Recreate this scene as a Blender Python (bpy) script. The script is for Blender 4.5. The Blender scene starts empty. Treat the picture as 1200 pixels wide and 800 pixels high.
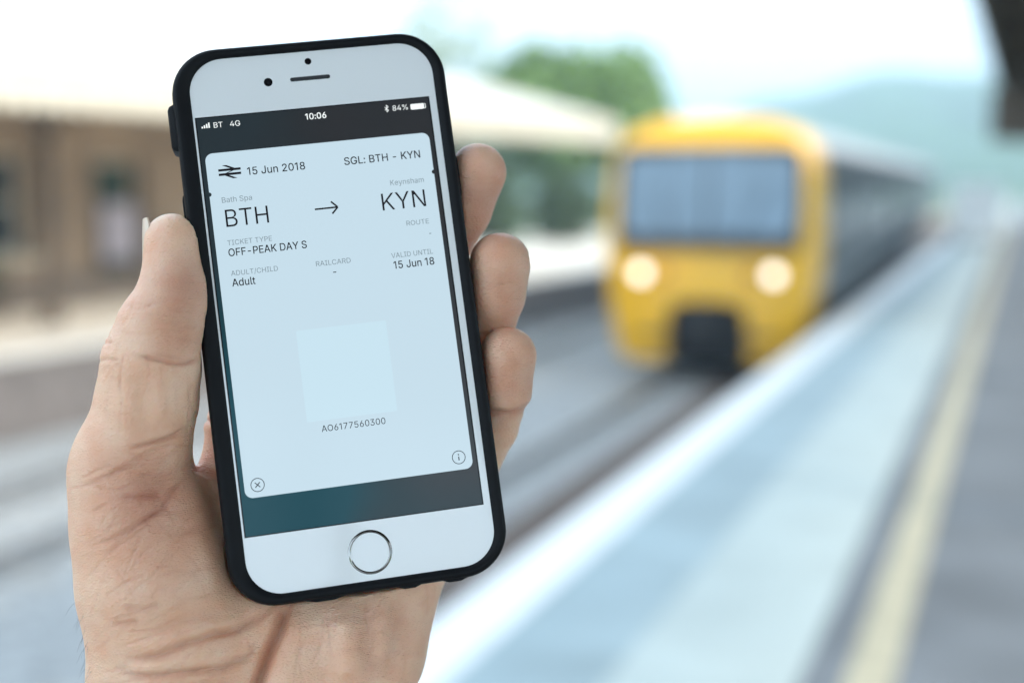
import bpy, bmesh, math, json, random
import numpy as np
from mathutils import Matrix, Vector
R = math.radians
rnd = random.Random(7)
S = bpy.context.scene
COL = S.collection

# ------------------------------------------------------------------ camera
cam_d = bpy.data.cameras.new("camera")
cam = bpy.data.objects.new("camera", cam_d); COL.objects.link(cam)
cam.location = (0, 0, 2.0)
cam.rotation_euler = (R(83.5), 0, R(19.66))
cam_d.sensor_width = 36; cam_d.lens = 50.0
cam_d.clip_start = 0.02; cam_d.clip_end = 5000
cam_d.dof.use_dof = True
cam_d.dof.focus_distance = 0.352
cam_d.dof.aperture_fstop = 5.6
cam_d.dof.aperture_blades = 0
S.camera = cam
# ------------------------------------------------------------------ world and sun
SUN_EL, SUN_AZ = 34.0, 112.0      # azimuth from +Y towards +X, degrees
W = bpy.data.worlds.new("World"); S.world = W; W.use_nodes = True
nt = W.node_tree; nt.nodes.clear()
out = nt.nodes.new("ShaderNodeOutputWorld"); bg = nt.nodes.new("ShaderNodeBackground")
sky = nt.nodes.new("ShaderNodeTexSky"); sky.sky_type = 'NISHITA'; sky.sun_disc = False
sky.sun_elevation = R(SUN_EL); sky.sun_rotation = R(SUN_AZ)
sky.air_density = 1.0; sky.dust_density = 2.5; sky.ozone_density = 1.5
# a veil of thin high cloud over the blue
tc = nt.nodes.new("ShaderNodeTexCoord"); nz = nt.nodes.new("ShaderNodeTexNoise")
nz.inputs["Scale"].default_value = 2.2; nz.inputs["Detail"].default_value = 5
cr = nt.nodes.new("ShaderNodeValToRGB")
cr.color_ramp.elements[0].position = 0.15; cr.color_ramp.elements[0].color = (0.62, 0.62, 0.62, 1)
cr.color_ramp.elements[1].position = 0.75; cr.color_ramp.elements[1].color = (0.95, 0.95, 0.95, 1)
mx = nt.nodes.new("ShaderNodeMix"); mx.data_type = 'RGBA'
mx.inputs["B"].default_value = (10.3, 12.4, 14.5, 1)
nt.links.new(tc.outputs["Generated"], nz.inputs["Vector"]); nt.links.new(nz.outputs["Fac"], cr.inputs["Fac"])
nt.links.new(cr.outputs["Color"], mx.inputs["Factor"]); nt.links.new(sky.outputs["Color"], mx.inputs["A"])
nt.links.new(mx.outputs["Result"], bg.inputs["Color"]); bg.inputs["Strength"].default_value = 0.12
nt.links.new(bg.outputs["Background"], out.inputs["Surface"])
sl = bpy.data.lights.new("sun", 'SUN'); sl.energy = 2.8; sl.angle = R(10); sl.color = (1.0, 0.90, 0.76)
so = bpy.data.objects.new("sun", sl); COL.objects.link(so)
az, el = R(SUN_AZ), R(SUN_EL)
dsun = Vector((math.sin(az) * math.cos(el), math.cos(az) * math.cos(el), math.sin(el)))
so.rotation_euler = dsun.to_track_quat('Z', 'Y').to_euler(); so.location = (-10, 0, 20)
S.view_settings.view_transform = 'Standard'; S.view_settings.look = 'None'
S.view_settings.exposure = 0.74; S.view_settings.gamma = 1
S.render.engine = 'CYCLES'
S.cycles.use_denoising = True
S.cycles.max_bounces = 8; S.cycles.volume_bounces = 1; S.cycles.sample_clamp_indirect = 8

# ------------------------------------------------------------------ helpers
def tag(o, label=None, cat=None, group=None, kind=None):
    if label: o["label"] = label
    if cat: o["category"] = cat
    if group: o["group"] = group
    if kind: o["kind"] = kind
    return o
def empty(name, loc=(0, 0, 0), rz=0.0):
    o = bpy.data.objects.new(name, None); COL.objects.link(o)
    o.location = loc; o.rotation_euler = (0, 0, rz); o.empty_display_size = 0.1
    return o
class MB:
    """collects geometry for one mesh"""
    def __init__(s): s.v = []; s.f = []
    def add(s, vs, fs):
        n = len(s.v); s.v += [tuple(v) for v in vs]; s.f += [tuple(i + n for i in f) for f in fs]; return s
    def box(s, x0, x1, y0, y1, z0, z1):
        v = [(x, y, z) for z in (z0, z1) for y in (y0, y1) for x in (x0, x1)]
        return s.add(v, [(0, 2, 3, 1), (4, 5, 7, 6), (0, 1, 5, 4), (2, 6, 7, 3), (0, 4, 6, 2), (1, 3, 7, 5)])
    def tube(s, pts, rad, n=12, caps=True):
        pts = [Vector(p) for p in pts]; rad = rad if isinstance(rad, (list, tuple)) else [rad] * len(pts)
        vs = []; fs = []; up = None
        for i, p in enumerate(pts):
            d = (pts[min(i + 1, len(pts) - 1)] - pts[max(i - 1, 0)]).normalized()
            if up is None: up = Vector((0, 0, 1)) if abs(d.z) < .9 else Vector((1, 0, 0))
            a = d.cross(up).normalized(); b = a.cross(d).normalized(); up = b
            for k in range(n):
                t = 2 * math.pi * k / n; vs.append(p + (a * math.cos(t) + b * math.sin(t)) * rad[i])
        for i in range(len(pts) - 1):
            for k in range(n):
                fs.append((i * n + k, i * n + (k + 1) % n, (i + 1) * n + (k + 1) % n, (i + 1) * n + k))
        if caps: fs.append(tuple(range(n))[::-1]); fs.append(tuple(range((len(pts) - 1) * n, len(pts) * n)))
        return s.add(vs, fs)
    def loft(s, rings, cap0=True, cap1=True, close=True):
        n = len(rings[0]); vs = [p for r in rings for p in r]; fs = []
        for i in range(len(rings) - 1):
            for k in range(n if close else n - 1):
                k2 = (k + 1) % n; fs.append((i * n + k, i * n + k2, (i + 1) * n + k2, (i + 1) * n + k))
        if cap0: fs.append(tuple(range(n))[::-1])
        if cap1: fs.append(tuple(range((len(rings) - 1) * n, len(rings) * n)))
        return s.add(vs, fs)
    def mesh(s, name):
        m = bpy.data.meshes.new(name); m.from_pydata(s.v, [], s.f); m.update(); return m
    def build(s, name, mat, parent=None, smooth=False, bevel=0.0, angle=40):
        m = s.mesh(name); b = bmesh.new(); b.from_mesh(m)
        bmesh.ops.recalc_face_normals(b, faces=b.faces)
        if bevel: bmesh.ops.bevel(b, geom=b.edges[:], offset=bevel, segments=2, affect='EDGES', profile=.6)
        b.to_mesh(m); b.free()
        if mat: m.materials.append(mat)
        if smooth:
            m.shade_smooth(); m.set_sharp_from_angle(angle=R(angle))
        o = bpy.data.objects.new(name, m); COL.objects.link(o)
        if parent: o.parent = parent
        return o
def link_mesh(name, m, parent=None, loc=None):
    o = bpy.data.objects.new(name, m); COL.objects.link(o)
    if parent: o.parent = parent
    if loc: o.location = loc
    return o
def copy_tree(o, parent=None):
    c = o.copy(); COL.objects.link(c)
    if parent: c.parent = parent
    for ch in list(o.children): copy_tree(ch, c)
    return c

def material(name, col, rough=.6, metal=0.0, var=.12, scale=8.0, bump=0.0, bscale=60.0, coat=0.0, emit=None, es=1.0, col2=None, spec=.5, detail=6, stretch=None):
    m = bpy.data.materials.new(name); m.use_nodes = True; t = m.node_tree; b = t.nodes["Principled BSDF"]
    b.inputs["Roughness"].default_value = rough; b.inputs["Metallic"].default_value = metal
    b.inputs["Coat Weight"].default_value = coat; b.inputs["Specular IOR Level"].default_value = spec
    c = t.nodes.new("ShaderNodeTexCoord"); vec = c.outputs["Object"]
    if stretch:
        mp = t.nodes.new("ShaderNodeMapping"); mp.inputs["Scale"].default_value = stretch
        t.links.new(vec, mp.inputs["Vector"]); vec = mp.outputs["Vector"]
    n = t.nodes.new("ShaderNodeTexNoise"); n.inputs["Scale"].default_value = scale; n.inputs["Detail"].default_value = detail
    t.links.new(vec, n.inputs["Vector"])
    r = t.nodes.new("ShaderNodeValToRGB"); r.color_ramp.elements[0].position = .3; r.color_ramp.elements[1].position = .7
    a = col2 or tuple(x * (1 - var) for x in col); bb = col if col2 else tuple(min(1, x * (1 + var)) for x in col)
    r.color_ramp.elements[0].color = (*a, 1); r.color_ramp.elements[1].color = (*bb, 1)
    t.links.new(n.outputs["Fac"], r.inputs["Fac"]); t.links.new(r.outputs["Color"], b.inputs["Base Color"])
    if bump:
        n2 = t.nodes.new("ShaderNodeTexNoise"); n2.inputs["Scale"].default_value = bscale; n2.inputs["Detail"].default_value = 4
        t.links.new(vec, n2.inputs["Vector"])
        bp = t.nodes.new("ShaderNodeBump"); bp.inputs["Strength"].default_value = bump; bp.inputs["Distance"].default_value = .3 / bscale
        t.links.new(n2.outputs["Fac"], bp.inputs["Height"]); t.links.new(bp.outputs["Normal"], b.inputs["Normal"])
    if emit:
        b.inputs["Emission Color"].default_value = (*emit, 1); b.inputs["Emission Strength"].default_value = es
    return m

# ================================================================== LARGE STRUCTURE
M = {}
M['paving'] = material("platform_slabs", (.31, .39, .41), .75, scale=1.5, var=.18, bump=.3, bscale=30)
M['tarmac'] = material("tarmac", (.15, .165, .18), .8, scale=1.2, var=.25, bump=.4, bscale=120)
M['palestone'] = material("tactile_paving", (.44, .50, .48), .75, scale=2.0, var=.1, bump=.3, bscale=40)
M['whitepaint'] = material("white_paint", (.80, .80, .78), .55, scale=5, var=.06)
M['yellowline'] = material("yellow_line_paint", (.45, .41, .29), .65, scale=6, var=.15)
M['brickdark'] = material("platform_wall_brick", (.16, .14, .13), .85, scale=5, var=.3, bump=.4, bscale=30)
M['ballast'] = material("ballast", (.30, .31, .31), .95, scale=9, var=.4, bump=1.0, bscale=14)
M['ballast_oily_shaded'] = material("oily_shaded_ballast", (.11, .08, .065), .9, scale=9, var=.4, bump=1.0, bscale=14)
M['sandstone'] = material("sandstone", (.44, .32, .22), .85, scale=.9, var=.4, bump=.3, bscale=10)
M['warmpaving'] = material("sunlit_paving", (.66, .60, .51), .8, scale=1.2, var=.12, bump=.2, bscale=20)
M['cream'] = material("cream_paint", (.72, .64, .50), .5, scale=3, var=.08)
M['ironbrown'] = material("brown_iron_paint", (.09, .065, .045), .5, scale=6, var=.2)
M['leaf'] = material("foliage", (.21, .34, .07), .6, scale=.6, var=.3, col2=(.10, .19, .035))
M['leafpale'] = material("pale_foliage", (.42, .50, .36), .6, scale=.6, var=.3, col2=(.30, .38, .26))
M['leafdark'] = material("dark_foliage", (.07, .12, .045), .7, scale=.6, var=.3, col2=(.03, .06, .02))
M['bark'] = material("bark", (.10, .075, .05), .9, scale=8, var=.3, bump=.5, bscale=20)
M['grass'] = material("ground_grass", (.09, .13, .05), .95, scale=.3, var=.3)
M['hillwood'] = material("hill_woods", (.05, .10, .05), .95, scale=.03, var=.4)

def sheet(name, x0, x1, y0, y1, z, mat, kind='structure', nx=1, ny=1):
    v = [(x0 + (x1 - x0) * i / nx, y0 + (y1 - y0) * j / ny, z) for j in range(ny + 1) for i in range(nx + 1)]
    f = [(j * (nx + 1) + i, j * (nx + 1) + i + 1, (j + 1) * (nx + 1) + i + 1, (j + 1) * (nx + 1) + i) for j in range(ny) for i in range(nx)]
    o = MB().add(v, f).build(name, mat); o["kind"] = kind; return o
sheet("ground", -1500, 1500, -200, 2500, -1.30, M['grass'])
tag(MB().box(-12.6, -2.55, -20, 130, -1.2, -.97).build("track_bed", M['ballast']), kind='structure')
tag(MB().box(-4.12, -2.62, -19, 129, -.968, -.955).build("oily_shaded_trackside", M['ballast_oily_shaded']), kind='structure')  # oil-stained ballast with the platform's shade painted into the same dark strip
# own platform: wall, slab, paving zones
tag(MB().box(-2.5, 9, -12, 130, -1.19, -.02).build("platform", M['brickdark']), kind='structure')
tag(MB().box(-2.46, -2.10, -12, 130, -.016, .004).build("platform_edge_paint", M['whitepaint']), kind='structure')
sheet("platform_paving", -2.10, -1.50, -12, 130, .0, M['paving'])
sheet("tactile_paving_strip", -1.50, -.77, -12, 130, .004, M['palestone'])
sheet("platform_tarmac", -.77, 9, -12, 130, .0, M['tarmac'])
sheet("yellow_line", -.60, -.41, -12, 130, .005, M['yellowline'])

# far platform (turned a few degrees against ours)
far = empty("far_platform_origin", (-10.72, 12.0, 0), -R(5.9))
def fr(x, y, z=0):     # far-platform frame -> world
    c, s = math.cos(-R(5.9)), math.sin(-R(5.9))
    return (-10.72 + x * c - y * s, 12.0 + x * s + y * c, z)
def place_far(o): o.location = (-10.72, 12.0, 0); o.rotation_euler = (0, 0, -R(5.9)); return o
bpy.data.objects.remove(far)
place_far(tag(MB().box(-9, -.05, -40, 75, -1.18, -.03).build("far_platform", M['brickdark']), kind='structure'))
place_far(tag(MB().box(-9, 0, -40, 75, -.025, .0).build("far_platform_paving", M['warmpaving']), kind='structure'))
place_far(tag(MB().box(-.28, .01, -40, 75, .002, .006).build("far_platform_edge_paint", M['whitepaint']), kind='structure'))
# ------------------------------------------------------------------ far station building and its canopy
glass_dark = material("window_glass", (.10, .12, .13), .08, metal=.3, var=.2, scale=.7)
M['doorgreen'] = material("green_door_paint", (.05, .10, .07), .5)
def wall_with_openings(x0, x1, ya, yb, z0, z1, ops):
    """wall between planes x0 < x1; ops = (y0, y1, za, zb) sorted along y"""
    m = MB(); y = ya
    for (a, b, za, zb) in ops:
        m.box(x0, x1, y, a, z0, z1)
        if za > z0: m.box(x0, x1, a, b, z0, za)
        m.box(x0, x1, a, b, zb, z1); y = b
    m.box(x0, x1, y, yb, z0, z1); return m
sb = place_far(empty("station_building"))
tag(sb, "brown stone station building under the cream canopy on the far left platform", "building")
ops = []; kinds = []
y = -26.0; k = 0
while y < 8.5:
    if k % 3 == 1: ops.append((y, y + 1.3, 0.0, 2.35)); kinds.append('door')
    else: ops.append((y, y + 1.25, .85, 2.4)); kinds.append('win')
    y += 2.55; k += 1
wall_with_openings(-4.9, -4.2, -28, 10.5, 0.0, 3.9, ops).build("wall", M['sandstone'], sb)
MB().box(-9.2, -4.92, -28, 10.4, 0, 3.7).build("rear_block", M['sandstone'], sb)
MB().add([(-9.4, -28.2, 3.9), (-3.95, -28.2, 3.9), (-6.6, -28.2, 5.0), (-9.4, 10.7, 3.9), (-3.95, 10.7, 3.9), (-6.6, 10.7, 5.0)],
         [(0, 1, 2), (3, 5, 4), (0, 2, 5, 3), (1, 4, 5, 2), (0, 3, 4, 1)]).build("roof", material("slate", (.33, .31, .29), .6, scale=2), sb)
MB().box(-4.2, -4.13, -28, 10.5, 0.0, .5).build("plinth", material("plinth_stone", (.24, .19, .15), .8), sb)
for (a, b, za, zb), kd in zip(ops, kinds):
    if kd == 'win':
        fm = MB()
        fm.box(-4.62, -4.5, a, a + .09, za, zb).box(-4.62, -4.5, b - .09, b, za, zb)
        fm.box(-4.62, -4.5, a + .09, b - .09, za, za + .09).box(-4.62, -4.5, a + .09, b - .09, zb - .09, zb)
        fm.box(-4.60, -4.52, a + .09, b - .09, (za + zb) / 2 - .03, (za + zb) / 2 + .03)
        w = fm.build("window", M['cream'], sb)
        MB().box(-4.58, -4.56, a + .09, b - .09, za + .09, zb - .09).build("pane", glass_dark, w)
        MB().box(-4.5, -4.10, a - .08, b + .08, za - .1, za).build("sill", M['cream'], w)
    else:
        d = MB().box(-4.6, -4.54, a + .08, b - .08, 0, 2.25).build("door", rnd.choice([M['doorgreen'], M['cream'], M['cream']]), sb)
        MB().box(-4.62, -4.5, a, a + .08, 0, 2.35).box(-4.62, -4.5, b - .08, b, 0, 2.35).box(-4.62, -4.5, a + .08, b - .08, 2.25, 2.35).build("frame", M['cream'], d)
        MB().box(-4.54, -4.50, a + .16, a + .2, .95, 1.1).build("handle", M['ironbrown'], d)
# canopy
cp = place_far(empty("platform_canopy"))
tag(cp, "long cream canopy with pale valance over the far left platform", "canopy")
CY0, CY1 = -30.0, 19.5
v = MB(); n = int((CY1 - CY0) / .3)
for i in range(n):          # scalloped valance boards, one sheet of shaped boards
    a = CY0 + i * .3; v.loft([[(x, a + .005, 3.18), (x, a + .295, 3.18), (x, a + .295, 2.86), (x, a + .15, 2.76), (x, a + .005, 2.86)] for x in (0.0, .03)])
tag(v.build("valance", M['cream'], cp), kind='stuff')
MB().box(-.03, .06, CY0, CY1, 3.18, 3.30).build("gutter", M['cream'], cp)
rf = MB().add([(0, CY0, 3.30), (-3.9, CY0, 4.35), (-3.9, CY0, 4.27), (0, CY0, 3.22), (0, CY1, 3.30), (-3.9, CY1, 4.35), (-3.9, CY1, 4.27), (0, CY1, 3.22)],
              [(0, 4, 5, 1), (3, 2, 6, 7), (0, 3, 7, 4), (1, 5, 6, 2), (0, 1, 2, 3), (4, 7, 6, 5)])
rf.build("roof", material("canopy_roof", (.60, .54, .45), .45, scale=2, var=.1), cp)
for i, yy in enumerate(np.arange(-26, 19, 5.0)):
    c = MB().tube([(-2.2, yy, 0), (-2.2, yy, .25), (-2.2, yy, .3), (-2.2, yy, 3.55)], [.15, .15, .09, .075], 14).build("column", M['ironbrown'], cp, smooth=True)
    br = MB()
    for sgn, ln in ((1, 1.9), (-1, 1.4)):
        br.tube([(-2.2, yy, 2.4), (-2.2 + sgn * .25, yy, 2.9), (-2.2 + sgn * .8, yy, 3.22), (-2.2 + sgn * ln, yy, 3.3)], .035, 8)
    br.build("bracket", M['ironbrown'], c, smooth=True)
    MB().box(-3.85, -.04, yy - .05, yy + .05, 3.22, 3.26).build("beam", M['ironbrown'], cp)
# things standing on the far platform
def board(name, y, w, z0, z1, col, label, cat, x=-4.08):
    o = place_far(empty(name)); tag(o, label, cat)
    MB().box(x - .03, x, y, y + w, z0, z1).build("panel", material(name + "_print", col, .5, var=.15, scale=2), o)
    MB().box(x - .04, x + .015, y - .05, y, z0 - .05, z1 + .05).box(x - .04, x + .015, y + w, y + w + .05, z0 - .05, z1 + .05)\
        .box(x - .04, x + .015, y, y + w, z0 - .05, z0).box(x - .04, x + .015, y, y + w, z1, z1 + .05).build("frame", M['ironbrown'], o)
    return o
board("notice_board", 7.15, .85, .7, 1.6, (.55, .50, .56), "pale lilac notice board on the brown wall left of the thumb", "notice board")
board("poster_board", 3.78, .8, .65, 2.2, (.50, .46, .36), "tall cream poster board on the brown station wall", "poster board")
def planter(y, x, label):
    o = place_far(empty("planter")); tag(o, label, "planter")
    MB().loft([[(x + sx * r, y + sy * r, z) for sx, sy in ((-1, -1), (1, -1), (1, 1), (-1, 1))] for r, z in ((.22, .004), (.28, .45), (.24, .45), (.23, .38))]).build("tub", M['ironbrown'], o)
    m = MB()
    for i in range(160):
        c = Vector((x + rnd.gauss(0, .17), y + rnd.gauss(0, .17), .5 + abs(rnd.gauss(0, .17))))
        a = Vector([rnd.gauss(0, 1) for _ in range(3)]).normalized() * .07; b = a.orthogonal().normalized() * .035
        m.add([c - a, c - b, c + a, c + b], [(0, 1, 2, 3)])
    tag(m.build("foliage", M['leafdark'], o), kind='stuff')
planter(4.2, -3.75, "dark tub with a green plant in front of the cream poster board")
planter(9.2, -3.75, "dark tub with a green plant near the end of the station building")
def bench(y):
    o = place_far(empty("bench")); tag(o, "brown bench against the station wall on the far platform", "bench")
    for j in range(4): MB().box(-3.9 + j * .11, -3.81 + j * .11, y, y + 1.5, .43, .46).build("slat", M['ironbrown'], o)
    for j in range(3): MB().box(-3.94, -3.91, y, y + 1.5, .55 + j * .12, .64 + j * .12).build("back_slat", M['ironbrown'], o)
    for yy in (y + .1, y + 1.35): MB().box(-3.92, -3.88, yy, yy + .05, .003, .86).box(-3.52, -3.48, yy, yy + .05, .003, .43).box(-3.88, -3.48, yy, yy + .05, .39, .43).build("leg", M['ironbrown'], o)
bench(1.0)

# ------------------------------------------------------------------ own canopy, upper right
oc = empty("near_canopy", (-.42, -5.0, 0))  # near end extended unseen over the camera to keep sky and sun off the hand
tag(oc, "dark brown canopy edge overhead at the right side of the near platform", "canopy")
MB().box(0, .05, 0, 72, 3.38, 3.95).build("fascia", M['ironbrown'], oc)
MB().box(.05, 4.6, 0, 72, 3.80, 3.92).build("roof", M['ironbrown'], oc)
for i in range(24): MB().box(.05, 4.6, .4 + i * 3, .55 + i * 3, 3.55, 3.80).build("beam", M['ironbrown'], oc)
for i in range(12):
    c = MB().tube([(2.6, 1.0 + i * 6, 0), (2.6, 1.0 + i * 6, .3), (2.6, 1.0 + i * 6, .35), (2.6, 1.0 + i * 6, 3.6)], [.14, .14, .08, .07], 12).build("column", M['ironbrown'], oc, smooth=True)
hb_ = empty("hanging_board", (0.02, 20.0, 0)); tag(hb_, "dark brown board hanging under the canopy edge at the far right", "hanging sign")
MB().box(-.46, .46, 0, .09, 2.50, 3.20).build("board", M['ironbrown'], hb_, bevel=.01)
for sx in (-.36, .36): MB().tube([(sx, .045, 3.2), (sx, .045, 3.80)], .018, 8).build("hanger", M['ironbrown'], hb_)
cb = empty("equipment_cabinet", (-1.35, 47, 0.004)); tag(cb, "white metal cabinet far down the near platform beside the yellow line", "cabinet")
MB().box(-.75, .75, 0, .8, .08, 1.75).build("body", M['whitepaint'], cb, bevel=.02)
MB().box(-.78, .78, -.03, .83, 1.75, 1.82).build("lid", M['whitepaint'], cb)
MB().box(-.7, -.01, -.025, -.001, .15, 1.68).build("door", M['whitepaint'], cb); MB().box(.01, .7, -.025, -.001, .15, 1.68).build("door", M['whitepaint'], cb)
MB().box(-.7, .7, .05, .75, 0, .08).build("plinth", M['brickdark'], cb)

# ------------------------------------------------------------------ tracks
M['rail'] = material("rail_steel", (.42, .42, .42), .35, metal=.8, scale=4, var=.2)
M['sleeper'] = material("concrete_sleeper", (.34, .33, .31), .9, scale=6, var=.25, bump=.4, bscale=30)
sleeper_mesh = MB().loft([[(-1.25, -.13, z0), (-1.25, .13, z0), (-.5, .13, z0), (.5, .13, z0), (1.25, .13, z0), (1.25, -.13, z0), (.5, -.13, z0), (-.5, -.13, z0)] for z0 in (-.10,)] +
                         [[(-1.22, -.10, .0), (-1.22, .10, .0), (-.5, .10, -.02), (.5, .10, -.02), (1.22, .10, 0.0), (1.22, -.10, 0.0), (.5, -.10, -.02), (-.5, -.10, -.02)]]).build("sleeper", M['sleeper'])
smesh = sleeper_mesh.data; bpy.data.objects.remove(sleeper_mesh)
def track(x, rz, y0, label, n):
    t = empty("railway_track", (x, 0, -.94), rz); tag(t, label, "railway track", "railway tracks between the platforms")
    for sx in (-.7525, .7525):
        prof = [(-.065, 0), (.065, 0), (.065, .012), (.012, .03), (.012, .105), (.035, .118), (.035, .148), (-.035, .148), (-.035, .118), (-.012, .105), (-.012, .03), (-.065, .012)]
        MB().loft([[(sx + px, yy, pz + .002) for px, pz in prof] for yy in (y0, 128)]).build("rail", M['rail'], t)
    for i in range(n):
        link_mesh("sleeper", smesh, t, (0, y0 + 6 + i * .66, 0))
track(-4.0, 0, -8, "railway track with the yellow train on it beside the near platform", 75)
track(-7.6, R(2.0), -8, "empty railway track below the far left platform", 75)

# ------------------------------------------------------------------ train
M['tyellow'] = material("train_yellow", (.86, .45, .004), .35, scale=2, var=.05, coat=.3)
M['tdark'] = material("train_slate_paint", (.035, .045, .052), .6, scale=3, var=.1, spec=.2)
M['tgrey'] = material("train_grey_stripe", (.20, .22, .23), .55, scale=3, var=.08)
M['troof'] = material("train_roof", (.36, .38, .39), .6, scale=2, var=.15)
M['tblack'] = material("underframe_black", (.02, .02, .022), .7, scale=5, var=.3)
M['tglass'] = material("windscreen_glass", (.16, .21, .25), .16, metal=.7, scale=1.2, var=.12)
M['sglass'] = material("train_side_glass", (.05, .06, .07), .15, metal=.2, scale=1.0, var=.2)
M['lamp'] = material("headlamp_glow", (.9, .9, .85), .3, emit=(1.0, .97, .90), es=1.7)
M['redlamp'] = material("tail_lamp_lens", (.25, .01, .01), .2)
tr = empty("train", (-4.20, 20.0, -.79), R(1.8))
tag(tr, "yellow fronted passenger train with two lit headlights standing at the near platform", "train")
half = [(1.27, .50), (1.37, .95), (1.43, 1.5), (1.44, 2.3), (1.41, 2.85), (1.34, 3.22), (1.16, 3.48), (.75, 3.64), (0.0, 3.69)]
def sec(y, sx=1, sz=1, zlo=None):
    pts = half + [(-x, z) for x, z in half[-2::-1]]
    return [(x * sx, y, 1.9 + (z - 1.9) * sz) for x, z in pts]
half = [(x * 1.06, z) for x, z in half]
rake = lambda z: max(0, z - 1.85) * .13
hf = [(.60, .20), (.59, .62), (.55, .98), (.28, 1.06), (-.28, 1.06), (-.55, .98), (-.59, .62), (-.60, .20)]
fr_out = [(1.12, .16), (1.27, .34), (1.37, .95), (1.43, 1.5), (1.44, 2.3), (1.41, 2.85), (1.34, 3.22), (1.16, 3.48), (.75, 3.64), (0.0, 3.69)]
fr_out = [(x * 1.06, z) for x, z in fr_out]
outl = fr_out + [(-x, z) for x, z in fr_out[-2::-1]] + [(x, z) for x, z in hf[::-1]]
def fsec(y, s, sz=1.0, rk=1.0):
    r = []
    for x, z in outl:
        inner = (x, z) in hf
        r.append(((x if inner else x * s), y + rake(z) * rk, z if inner else 1.7 + (z - 1.7) * sz))
    return r
MB().loft([fsec(0.0, .90, .965), fsec(.04, .955, .985), fsec(.14, .99, .997), fsec(.32, 1.0, 1.0), fsec(.75, 1, 1, .3)]).build("cab_front", M['tyellow'], tr, smooth=True, angle=50)
FY = lambda z: rake(z) - .012
def face_panel(poly, t, name, mat, parent, off=0.0):
    return MB().loft([[(x, FY(z) - off - t, z) for x, z in poly], [(x, FY(z) - off + .02, z) for x, z in poly]]).build(name, mat, parent)
face_panel([(-1.30, 1.80), (1.30, 1.80), (1.33, 2.4), (1.32, 3.18), (1.12, 3.27), (-1.12, 3.27), (-1.32, 3.18), (-1.33, 2.4)], .006, "windscreen_surround", M['tblack'], tr)
for sg in (-1, 1):
    face_panel([(sg * .03, 2.0), (sg * 1.21, 2.0), (sg * 1.24, 2.4), (sg * 1.22, 3.12), (sg * .03, 3.19)], .016, "windscreen", M['tglass'], tr)
    wp = MB().tube([(sg * .5, FY(1.95) - .05, 1.86), (sg * .55, FY(2.2) - .045, 2.2), (sg * .8, FY(2.7) - .04, 2.7)], .012, 6).build("wiper", M['tblack'], tr)
    hs = MB().tube([(sg * .95, -.045, 1.45), (sg * .95, -.001, 1.45)], [.17, .2], 24).build("lamp_housing", M['tyellow'], tr, smooth=True)
    MB().tube([(sg * .95, -.075, 1.45), (sg * .95, -.055, 1.45), (sg * .95, -.046, 1.45)], [.075, .095, .10], 24).build("headlight", M['lamp'], tr, smooth=True)
    MB().tube([(sg * .62, -.03, 1.45), (sg * .62, -.002, 1.45)], .07, 20).build("tail_light", M['redlamp'], tr, smooth=True)
    MB().box(sg * .8 - .2, sg * .8 + .2, -.03, 0, .5, .58).build("step", M['tblack'], tr)
MB().box(-.30, .30, -.02, .5, .55, .9).box(-.12, .12, -.35, -.02, .62, .82).tube([(-.2, -.3, .72), (.2, -.3, .72)], .13, 12).build("coupler", M['tblack'], tr, bevel=0)
for sg in (-1, 1): MB().tube([(sg * .25, -.05, .6), (sg * .28, -.12, .4), (sg * .2, -.05, .3)], .03, 8).build("brake_hose", M['tblack'], tr)
# cab corner pillars are yellow back to the first door; then the coaches
MB().loft([[(x, y, z) for x, _, z in sec(0)] for y in (.75, 1.6)]).build("cab_shell", M['tyellow'], tr, smooth=True, angle=50)
def ring_side(sg, y0, y1, z0, z1, proud=.012):
    def xs(z):
        for (xa, za), (xb, zb) in zip(half, half[1:]):
            if za <= z <= zb: return xa + (xb - xa) * (z - za) / (zb - za)
        return 1.41
    zs = [z0, (z0 + z1) / 2, z1]
    return MB().loft([[(sg * (xs(z) + d), y, z) for z in zs for d in ((proud,))] + [(sg * (xs(z) - .03), y, z) for z in zs[::-1]] for y in (y0, y1)])
yc = 1.6
for ci in range(3):
    L = 20.4 if ci == 0 else 22.0
    car = MB().loft([[(x, y, z) for x, _, z in sec(0)] for y in (yc, yc + L)]).build("carriage", M['tdark'], tr, smooth=True, angle=50)
    rp = [(x * 1.006, z + .012) for x, z in half if z > 3.0]; rp = rp + [(-x, z) for x, z in rp[-2::-1]]
    MB().loft([[(x, y, z) for x, z in rp] + [(x * .97, y, z - .05) for x, z in rp[::-1]] for y in (yc - .0, yc + L)]).build("roof", M['troof'], car, smooth=True, angle=50)
    for sg in (-1, 1):
        ring_side(sg, yc + .02, yc + L - .02, .98, 1.30).build("stripe", M['tgrey'], car)
        yy = yc + .6; b = 0
        while yy < yc + L - 1.6:
            if b in (2, 6): 
                d = ring_side(sg, yy, yy + 1.3, .72, 2.75, .022).build("door", M['tgrey'], car)
            else:
                ring_side(sg, yy, yy + 1.35, 1.62, 2.48, .018).build("window", M['sglass'], car)
            yy += 1.85; b += 1
    for dy in (2.8, L - 3.2):
        bo = MB().box(-1.15, 1.15, yc + dy - 1.4, yc + dy + 1.4, .30, .52)
        for wy in (-1.1, 1.1):
            for sx in (-.75, .75): bo.tube([(sx - .07, yc + dy + wy, .42), (sx + .07, yc + dy + wy, .42)], .42, 20)
        bo.build("bogie", M['tblack'], car)
    MB().box(-1.2, 1.2, yc + 5.5, yc + L - 6.0, .25, .505).build("underframe", M['tblack'], car)
    yc += L + .5
# buffer beam enlarged as black fill, painting the shade behind the front coupler
MB().box(-1.0, 1.0, .35, 1.5, .12, 1.1).build("buffer_beam_fill", M['tblack'], tr)

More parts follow.
